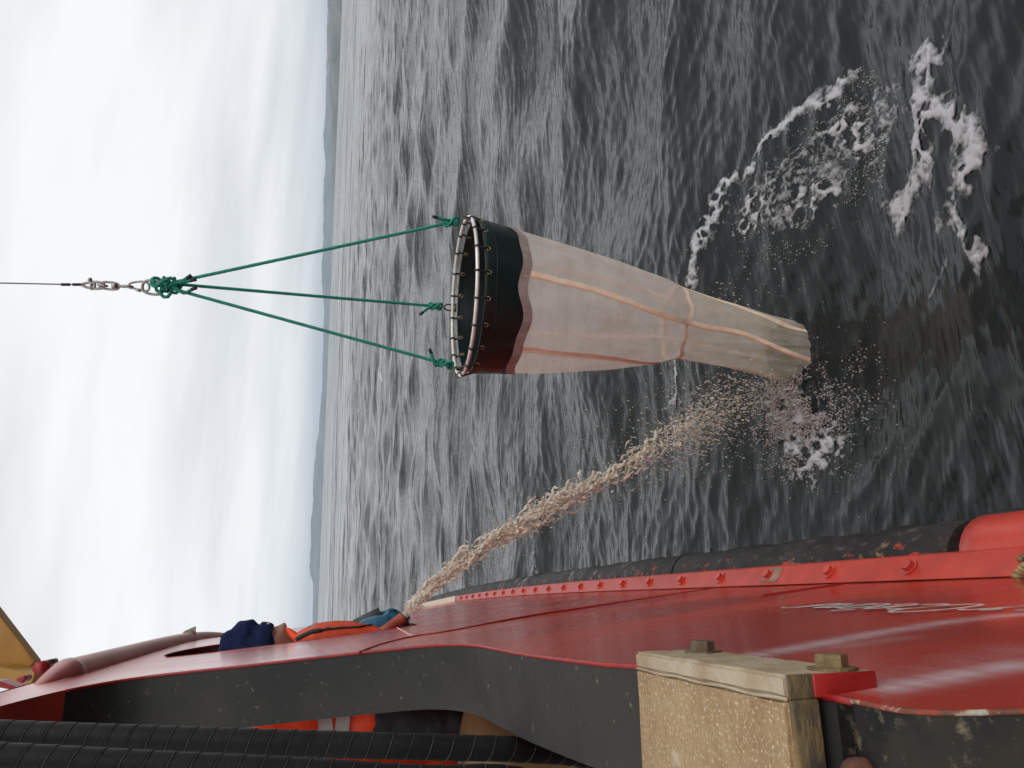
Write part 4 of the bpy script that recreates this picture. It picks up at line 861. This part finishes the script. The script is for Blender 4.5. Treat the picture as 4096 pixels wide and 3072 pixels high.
# clothing
mb = MB(); cap_c = hc+upv*.045-fr*.012
mb.ell(hc+upv*.055-fr*.012, .118, .094, .108, ax=[fr, np.cross(upv, fr), upv], nu=28, nv=18)
mb.ell(p1(985, 2578), .092, .08, .080); mb.ell(p1(935, 2585), .070, .068, .055); mb.ell(p1(1010, 2620), .10, .085, .085)
ht = mb.build('fleece_hat', M_fleece, per, vox=.006, sm=5, disp=(.06, .026))
sd_ = np.cross(upv, fr); bnd = [hc+upv*(.028+.010*math.cos(t_))-fr*.006+(.112*math.cos(t_))*fr+.091*math.sin(t_)*sd_ for t_ in np.linspace(0, 2*math.pi, 49)[:-1]]
g = []
for o_, z_ in ((.004, -.022), (.009, -.012), (.010, .006), (.008, .022), (.001, .028)): g.append([b_+upv*z_+nrm(b_-hc-upv*((b_-hc)@upv))*o_ for b_ in bnd])
MB().grid(g, closev=True).build('hat_band', M_fleece, ht)
lg = p1(1080, 2470); MB().box(hc+upv*.035+fr*.112+[0, -.022, 0], .0025, .009, .006, ax=[fr, sd_, upv]).build('hat_tag', mat('tag_grey', (.35, .35, .33), rough=.6), ht)
mb = MB(); mb.ell(hc+[-.055, 0, -.30], .135, .215, .13); mb.ell(tors+[-.01, 0, 0], .135, .19, .23); mb.chain([sh_r, el_r, wr_r+(el_r-wr_r)*.55], [.07, .055, .042]); mb.chain([sh_l, el_l, wr_l+(el_l-wr_l)*.5], [.07, .055, .045])
mb.ell(hipc+[-.03, 0, .03], .13, .18, .15)
mb.build('jacket', M_hivis, per, vox=.009, sm=4, disp=(.08, .012))
mb = MB()          # upright collar of the jacket
col = [hc+[-.035, 0, -.150]+np.array([.075*math.cos(t_)+.012, .082*math.sin(t_), -.020*math.cos(t_)]) for t_ in np.linspace(0, 2*math.pi, 40)[:-1]]
g = [[c_+[.028*math.cos(t_), .03*math.sin(t_), z_] if z_ < -.02 else c_+np.array([.004*math.cos(t_), 0, z_]) for c_, t_ in zip(col, np.linspace(0, 2*math.pi, 40)[:-1])] for z_ in (.028+0, .005, -.03, -.075)]
cl_ = MB().grid(g, closev=True).build('jacket_collar', M_hivis, per); q = cl_.modifiers.new('s', 'SOLIDIFY'); q.thickness = .006
# life jacket: two padded front panels, collar roll
lj = MB(); 
fx = lambda x, y, dY: p1(x, y, dY)
for dY, oy in ((-.085, 0), (.085, 6)):
    pts = [fx(1215, 2530-oy, dY), fx(1270, 2518-oy, dY*1.1), fx(1340, 2516-oy, dY*1.1), fx(1420, 2515-oy, dY*1.05), fx(1495, 2519-oy, dY)]
    lj.chain([p+np.array([-.028, 0, 0]) for p in pts], [.034, .050, .056, .054, .044]); lj.chain([p+np.array([-.028, np.sign(dY)*.05, 0]) for p in pts], [.034, .046, .050, .048, .040])
nk = [hc+[-.05, 0, -.195]+np.array([.09*math.cos(t_), .105*math.sin(t_), -.03*math.cos(t_)]) for t_ in np.linspace(.7, 2*math.pi-.7, 22)]
lj.chain(nk, [.032]*len(nk)); lj.chain([p1(1400, 2600, -.14), p1(1400, 2700, -.10)], [.05, .05])
ljo = lj.build('lifejacket', M_orange, per, vox=.006, sm=5, disp=(.06, .006))
# zip, pull and patch laid on the jacket's own surface
from mathutils.bvhtree import BVHTree
def on_surf(o, x, y, lift=.002):
    dg = bpy.context.evaluated_depsgraph_get(); e = o.evaluated_get(dg); me = e.to_mesh(); off = np.array(o.matrix_world.translation) if False else np.array([0, 0, 0.])
    T = Vector((0, 0, 0)); q_ = o
    while q_: T += q_.location; q_ = q_.parent
    bv = BVHTree.FromPolygons([v.co+T for v in me.vertices], [p.vertices[:] for p in me.polygons]); e.to_mesh_clear()
    def f(x, y, lift=lift):
        d = Vector(nrm(ray(x, y)).tolist()); h = bv.ray_cast(Vector(CAM.tolist()), d)
        return np.array(h[0]-d*lift) if h[0] is not None else None
    return f
sf = on_surf(ljo, 0, 0)
zq = [(1186, 2556), (1215, 2541), (1247, 2527), (1288, 2521), (1330, 2515), (1370, 2511), (1431, 2508), (1471, 2502), (1505, 2496)]; zq = [tuple(q) for q in spl(zq, 40)]
ZP = [(sf(*q), i) for i, q in enumerate(zq)]; ZP = [(p, i) for p, i in ZP if p is not None]
if len(ZP) > 4:
    MB().tube([p for p, i in ZP], [.0085 if i < 15 else .0045 for p, i in ZP], 8).build('zip', M_zip, ljo)
for x, y, r_, mm, nm in ((1310, 2515, (.006, .006, .016), M_zip, 'zip_pull'), (1250, 2506, (.006, .004, .020), M_refl, 'patch')):
    p = sf(x, y)
    if p is not None: MB().ell(p, *r_).build(nm, mm, ljo)
# bright collar flap standing out under the chin
fl_ = [p1(1140, 2512, -.06), p1(1150, 2535, -.07), p1(1172, 2560, -.085), p1(1205, 2572, -.10), p1(1245, 2572, -.11)]; fr_2 = [p1(1147, 2508, -.06), p1(1176, 2522, -.07), p1(1200, 2540, -.085), p1(1225, 2556, -.10), p1(1262, 2562, -.11)]
fb = MB().grid([[a, (a+b_)/2-np.array([0, .008, 0]), b_] for a, b_ in zip(spl(fl_, 14), spl(fr_2, 14))]).build('collar_flap', M_hivis, per); q = fb.modifiers.new('s', 'SOLIDIFY'); q.thickness = .004
# sleeves' charcoal cuffs, gloves, nozzle
def cone(a, b_, ra, rb, name, m_, par, n=28):
    a = np.array(a); b_ = np.array(b_); o = MB().tube([a, a+(b_-a)*.5, b_], [ra, (ra+rb)/2+.002, rb], n, cap=False).build(name, m_, par); s_ = o.modifiers.new('s', 'SOLIDIFY'); s_.thickness = .004; return o
cone(p1(1415, 2500, .02), p1(1522, 2476, .02), .020, .046, 'cuff', M_cuff, per); cone(p1(1420, 2530, -.03), p1(1515, 2500, -.04), .03, .038, 'cuff', M_cuff, per)
mb = MB(); mb.chain([p1(1500, 2478, .02), p1(1530, 2480, .03), p1(1560, 2478, .05)], [.032, .036, .030])
add_hand(mb, p1(1530, 2480, .05), p1(1566, 2476, .07), nax, nrm(p1(1620, 2500)-p1(1540, 2470)), nrm([.5, 1, .5]), 1.12, .011)
mb.chain([p1(1465, 2512, -.055), p1(1505, 2503, -.055), p1(1540, 2498, -.055)], [.036, .040, .038])
add_hand(mb, p1(1535, 2496, -.05), p1(1566, 2494, -.055), nax, nrm(p1(1612, 2500)-p1(1540, 2490)), nrm([.35, -1, .4]), 1.15, .0115)
mb.build('gloves', M_glove, per, vox=.004, sm=2)
mb = MB(); 
for s_ in (-1, 1): mb.chain([hipc+[0, s_*.085, 0], (hipc[0]+.03, Y1+s_*.11, DK+.49), (hipc[0]-.01, Y1+s_*.13, DK+.1)], [.11, .082, .068])
mb.build('trousers', M_black, per, vox=.01, sm=3); mb = MB()
for s_ in (-1, 1): mb.chain([(hipc[0]-.01, Y1+s_*.13, DK+.22), (hipc[0]-.01, Y1+s_*.13, DK+.06)], [.062, .056]); mb.chain([(hipc[0]-.04, Y1+s_*.13, DK+.045), (hipc[0]+.16, Y1+s_*.13, DK+.045)], [.047, .043])
mb.build('boots', M_black, per, vox=.008, sm=2)
noz = empty('hose_nozzle', tuple(nz1)); tag(noz, 'short red brown hose nozzle gripped by blue gloves and spouting water', 'nozzle')
MB().tube([nz0-nax*.12, nz0, nz1-nax*.008, nz1-nax*.006, nz1], [.021, .021, .0225, .024, .0215], 20).build('nozzle', M_terr, noz)
MB().tube(spl([nz0-nax*.12, nz0-nax*.25+[-.05, 0, -.08], nz0-nax*.2+[-.25, 0, -.5], (-.55, Y1, DK+.05)], 40), .022, 14).build('supply_hose', M_hose, noz)

# person on deck behind the frame
Y2 = 2.75
def p2(x, y, dY=0.0): return at_Y(x, y, Y2+dY)
s2 = p2(1130, 2960, -.02); tc2 = p2(1330, 3060, .08)
pr2 = empty('person', (float(tc2[0]), Y2, DK)); tag(pr2, 'person in fluorescent orange jacket with grey reflective stripes, standing behind the hoses', 'person')
shn = p2(1120, 2935, 0); eln = p2(1480, 2862, -.02); wrn = p2(1740, 2885, -.02); bx_ = float(tc2[0])-.06
hd2 = np.array([bx_, Y2+.1, shn[2]+.34]); hip2 = np.array([bx_, Y2+.12, DK+.92])
mb = MB(); add_head(mb, hd2, nrm([.8, -.3, -.15]), nrm([.1, 0, 1])); mb.cap(hd2-[0, 0, .08], hd2-[0, 0, .22], .055, .06)
mb.ell([bx_, Y2+.1, shn[2]+.02], .12, .2, .12); mb.ell([bx_, Y2+.1, (shn[2]+hip2[2])/2], .12, .17, .26); mb.ell(hip2, .13, .17, .14)
mb.chain([shn, eln, wrn], [.055, .045, .03]); shf = np.array([bx_, Y2+.32, shn[2]]); elf = shf+[.02, .04, -.28]; wrf = elf+[.06, -.02, -.24]; mb.chain([shf, elf, wrf], [.055, .045, .03])
add_hand(mb, wrn, wrn+[.01, 0, -.075], [0, 1, 0], nrm([.12, 0, -1]), nrm([0, -1, 0])); add_hand(mb, wrf, wrf+[.01, 0, -.075], [0, 1, 0], nrm([.12, 0, -1]), nrm([0, 1, 0]))
for s_ in (-1, 1):
    a_ = np.array([bx_, Y2+.12+s_*.12, DK+.08]); mb.chain([hip2+[0, s_*.09, -.04], (bx_+.03, Y2+.12+s_*.11, DK+.49), a_], [.085, .058, .04]); mb.chain([a_+[-.02, 0, -.04], a_+[.15, 0, -.045]], [.04, .033])
mb.build('body', M_skin, pr2, vox=.008, sm=2)
mb = MB(); mb.ell([bx_, Y2+.1, shn[2]], .15, .24, .13); mb.ell([bx_, Y2+.1, (shn[2]+hip2[2])/2+.05], .15, .20, .32); mb.chain([shn, eln+(shn-eln)*.03], [.085, .070]); mb.chain([shf, elf, wrf], [.08, .065, .055]); mb.cap(hd2-[0, 0, .19], hd2-[0, 0, .14], .085, .075)
jk = mb.build('jacket', M_hivis, pr2, vox=.009, sm=3, disp=(.09, .022))
adir = nrm(eln-shn)
for t_ in (.52, .70):
    c_ = shn+(eln-shn)*t_; r_ = .085+(.070-.085)*t_+.004; u_ = nrm(np.cross(adir, [0, 1, 0])); w_ = np.cross(adir, u_); tw = adir*(.25 if t_ > .6 else 0)
    MB().grid([[c_+adir*s_*.022+(r_+.001*abs(s_))*(math.cos(k_)*u_+math.sin(k_)*w_)+tw*r_*math.cos(k_) for k_ in np.linspace(0, 2*math.pi, 33)[:-1]] for s_ in (-1, -.4, .4, 1)], closev=True).build('reflective_stripe', M_refl, jk)
mb = MB(); mb.chain([eln+(wrn-eln)*.10, wrn], [.068, .06]); mb.ell(wrn-[0, 0, .05], .05, .05, .085); mb.build('gauntlet', M_black, pr2, vox=.008, sm=3, disp=(.05, .012))
mb = MB()
for s_ in (-1, 1): mb.chain([hip2+[0, s_*.085, 0], (bx_+.03, Y2+.12+s_*.11, DK+.49), (bx_, Y2+.12+s_*.12, DK+.1)], [.12, .09, .075])
mb.ell(hip2+[0, 0, .08], .15, .20, .2); mb.build('bib_trousers', M_orange, pr2, vox=.01, sm=3, disp=(.08, .015)); mb = MB()
for s_ in (-1, 1): mb.chain([(bx_-.01, Y2+.12+s_*.12, DK+.22), (bx_-.01, Y2+.12+s_*.12, DK+.06)], [.066, .06]); mb.chain([(bx_-.04, Y2+.12+s_*.12, DK+.045), (bx_+.16, Y2+.12+s_*.12, DK+.045)], [.047, .043])
mb.build('boots', M_black, pr2, vox=.01, sm=2)
mb = MB(); mb.ell(hd2+[-.01, 0, .045], .113, .09, .10, nu=24, nv=14); mb.build('hat', M_fleece, pr2)

# ------------------------------------------------------------------ jet, spray and splash
M_jet = bpy.data.materials.new('jet_water'); M_jet.use_nodes = True; t = M_jet.node_tree; b = t.nodes['Principled BSDF']; N = t.nodes.new; L = t.links.new
tc = N('ShaderNodeTexCoord'); n = N('ShaderNodeTexNoise'); L(tc.outputs['Object'], n.inputs[0]); n.inputs['Scale'].default_value = 42; n.inputs['Detail'].default_value = 4
r = N('ShaderNodeValToRGB'); L(n.outputs[0], r.inputs[0]); r.color_ramp.elements[0].position = .36; r.color_ramp.elements[0].color = (.76, .62, .46, 1); r.color_ramp.elements[1].position = .56; r.color_ramp.elements[1].color = (.98, .94, .84, 1)  # cream highlights and warm reflected tones mixed into the water's own colour
L(r.outputs[0], b.inputs['Base Color']); b.inputs['Roughness'].default_value = .12; b.inputs['IOR'].default_value = 1.33; b.inputs['Transmission Weight'].default_value = .50
JP = [(1608, 2473), (1655, 2418), (1722, 2350), (1852, 2245), (2000, 2150), (2148, 2063), (2278, 1985), (2463, 1888), (2630, 1785), (2778, 1668), (2920, 1600), (3060, 1560), (3200, 1540)]
jf0 = float(nz1@FW); jw = spl(JP, 400)
def jetpt(t_, o1=0, o2=0):
    i = min(399, int(t_*399)); x, y = jw[i]; c_ = at_f(x, y, jf0+(3.42-jf0)*t_); d_ = at_f(*jw[min(399, i+3)], 3.3)-at_f(*jw[max(0, i-3)], 3.3); d_ = nrm(d_); e_ = nrm(np.cross(d_, FW))
    return c_+e_*o1+FW*o2, d_, e_
mb = MB(); J = np.random.default_rng(5)
w_of = lambda t_: .008+.034*min(1, t_/.4)**.8+.022*max(0, t_-.4)
for k in range(420):                      # tangled strands of water, merged by the remesh
    t0 = J.random()**.85*.74; ln_ = (.02+.05*J.random())*(1 if t0 < .5 else .5); w = w_of(t0)
    if t0 > .55 and J.random() < (t0-.55)*3: continue
    a1, a2 = J.normal(0, w*.50), J.normal(0, w*.45); p1_, p2_, q1_, q2_ = J.random(4)*6.28; fr_q = 2+4*J.random(); pts_ = []; rs_ = []
    r_ = (.0020+.0034*J.random()**1.4)*(1-.3*max(0, t0-.4))
    for u_ in np.linspace(0, 1, 9):
        t_ = min(.79, t0+ln_*u_); c_, d_, e_ = jetpt(t_, a1*(1+.4*u_)+w*.20*math.sin(fr_q*u_*2+p1_)*(.3 if t_ < .04 else 1), a2+w*.20*math.sin(fr_q*u_*1.8+q1_)); pts_.append(c_); rs_.append(max(.0008, r_*(.35+.9*math.sin(math.pi*min(1, u_*.9+.08)))*(.7+.6*J.random())))
    mb.tube(spl(pts_, 17), np.interp(np.linspace(0, 1, 17), np.linspace(0, 1, 9), rs_), 7)
for k in range(1500):
    t_ = J.random()**.9*.80; w = w_of(t_); c_, d_, e_ = jetpt(t_, J.normal(0, w*.7), J.normal(0, w*.6)); dj = nrm(d_+J.normal(0, .5, 3)); r_ = .0014+.0030*J.random()**2
    mb.cap(c_-dj*r_*1.3, c_+dj*r_*1.3, r_*(.6+.5*J.random()), r_*(.4+.4*J.random()), 7)
for t_ in np.linspace(0, .10, 10):
    c_, d_, e_ = jetpt(t_); mb.cap(c_-d_*.012, c_+d_*.012, .006+.05*t_, .007+.05*t_, 10)
jet = mb.build('water_jet', M_jet, None, vox=.0026, sm=0, disp=(.012, .011)); tag(jet, 'peach tinted jet of water arching from the nozzle down towards the sea', 'water')
def drops(name, pts, rad, el=1.0, dirs=None, m_=M_jet):
    bm = bmesh.new(); bmesh.ops.create_icosphere(bm, subdivisions=1, radius=1); base = np.array([v.co[:] for v in bm.verts]); fc = np.array([[v.index for v in f.verts] for f in bm.faces]); bm.free()
    n = len(pts); R = J.normal(0, 1, (n, 3)); R /= np.linalg.norm(R, axis=1)[:, None]
    D = np.tile(np.array([0, 0, -1.]), (n, 1)) if dirs is None else dirs
    V = base[None]*rad[:, None, None]*(1+.35*J.normal(0, 1, (n, len(base), 1))*.5); V = V+(V@D[..., None])*D[:, None, :]*(el-1)
    V = V+pts[:, None, :]; F = fc[None]+np.arange(n)[:, None, None]*len(base)
    me = bpy.data.meshes.new(name); me.from_pydata(V.reshape(-1, 3).tolist(), [], F.reshape(-1, 3).tolist()); return link(name, me, m_)
pts = []; rad = []
for k in range(1100):
    t_ = .05+.75*J.random(); w = w_of(t_)*1.5; c_, _, _ = jetpt(t_, J.normal(0, w), J.normal(0, w)); pts.append(c_); rad.append(.0006+.0018*J.random()**3)
def px_cloud(n, cx, cy, sx, sy, d0, d1, r0, r1, rot=0):
    for k in range(n):
        a, b_ = J.normal(0, sx), J.normal(0, sy); x = cx+a*math.cos(rot)-b_*math.sin(rot); y = cy+a*math.sin(rot)+b_*math.cos(rot); p = at_f(x, y, d0+(d1-d0)*J.random())
        if p[2] > .01: pts.append(p); rad.append(r0+(r1-r0)*J.random()**2.2)
px_cloud(2200, 2820, 1690, 150, 55, 3.3, 3.75, .0010, .0040, -.62)
px_cloud(1100, 2950, 1640, 190, 110, 3.2, 3.7, .0008, .0030)
px_cloud(400, 3080, 1560, 90, 60, 3.3, 3.6, .0008, .0032); px_cloud(260, 2650, 1760, 160, 120, 3.3, 3.8, .001, .0028)
px_cloud(160, 2900, 1250, 70, 60, 3.6, 3.9, .001, .0035); px_cloud(90, 3050, 1150, 160, 120, 3.2, 3.6, .001, .0032)
sp = drops('spray', np.array(pts), np.array(rad), 2.4); tag(sp, 'loose falling drops scattered between the jet and the net', 'water drops', kind='stuff')
# splash where the jet lands
M_splash = mat('white_water', (.66, .59, .56), (.50, .43, .40), scale=30, rough=.35, bump=.3); hooks(M_splash)[1].inputs['Transmission Weight'].default_value = .25
pts = []; rad = []
for k in range(13000):
    u_ = J.random(); 
    if u_ < .6: x, y = 3170+J.normal(0, 60), 1650+J.normal(0, 85)
    elif u_ < .8: x, y = 3230+J.normal(0, 80), 1720+J.normal(0, 110)
    else: x, y = 3290+J.normal(0, 130), 1620+J.normal(0, 130)
    q = at_z(x, y, .03); hgt = abs(J.normal(0, .035))*(1 if u_ < .55 else .35); zz_ = float(sea_z(q[0], q[1])); pts.append([q[0], q[1], zz_+hgt+.003]); rad.append(.0008+.0036*J.random()**3)
pts = np.array(pts); cl_n = fbm(pts[:, 0]/.07, pts[:, 1]/.07, 3, 12); keep = cl_n > .47; sp2 = drops('splash', pts[keep], np.array(rad)[keep], 1.2, m_=M_splash); tag(sp2, 'white churned splash on the water beside the foot of the net', 'splash', kind='stuff')

pts = []; rad = []; PLY = np.array([(2960, 960), (3030, 700), (3200, 520), (3400, 330), (3530, 260), (3620, 330), (3640, 560), (3560, 760), (3350, 960), (3200, 1060), (3000, 1060)], float)
qx = J.random(9000)*720+2940; qy = J.random(9000)*860+240; _, in_, _, _ = poly_dist(qx, qy, PLY); cn = fbm(qx/45, qy/45, 4, 31)
for x, y, ok, c_ in zip(qx, qy, in_, cn):
    if ok and c_ > .52: q = at_z(x, y, .02); pts.append([q[0], q[1], float(sea_z(q[0], q[1]))+.004]); rad.append(.0008+.0026*J.random()**3)
fo2 = drops('foam_specks', np.array(pts), np.array(rad), .5, m_=mat('bubble_white', (.50, .50, .50), rough=.5)); tag(fo2, 'fine pale bubbles speckling the churned water between the foam lines', 'bubbles', kind='stuff')
# ------------------------------------------------------------------ air
hz_m = bpy.data.materials.new('sea_air'); hz_m.use_nodes = True; t = hz_m.node_tree; t.nodes.clear(); o_ = t.nodes.new('ShaderNodeOutputMaterial'); v_ = t.nodes.new('ShaderNodeVolumePrincipled')
v_.inputs['Color'].default_value = (.70, .84, 1.0, 1); v_.inputs['Density'].default_value = 4.5e-5; v_.inputs['Anisotropy'].default_value = 0.0; t.links.new(v_.outputs[0], o_.inputs['Volume'])
hb = MB().box((0, 0, 198), 31000, 31000, 202).build('haze', hz_m, None, smooth=False); hb['kind'] = 'stuff'; hb['label'] = 'pale bluish sea haze in front of the far hills'
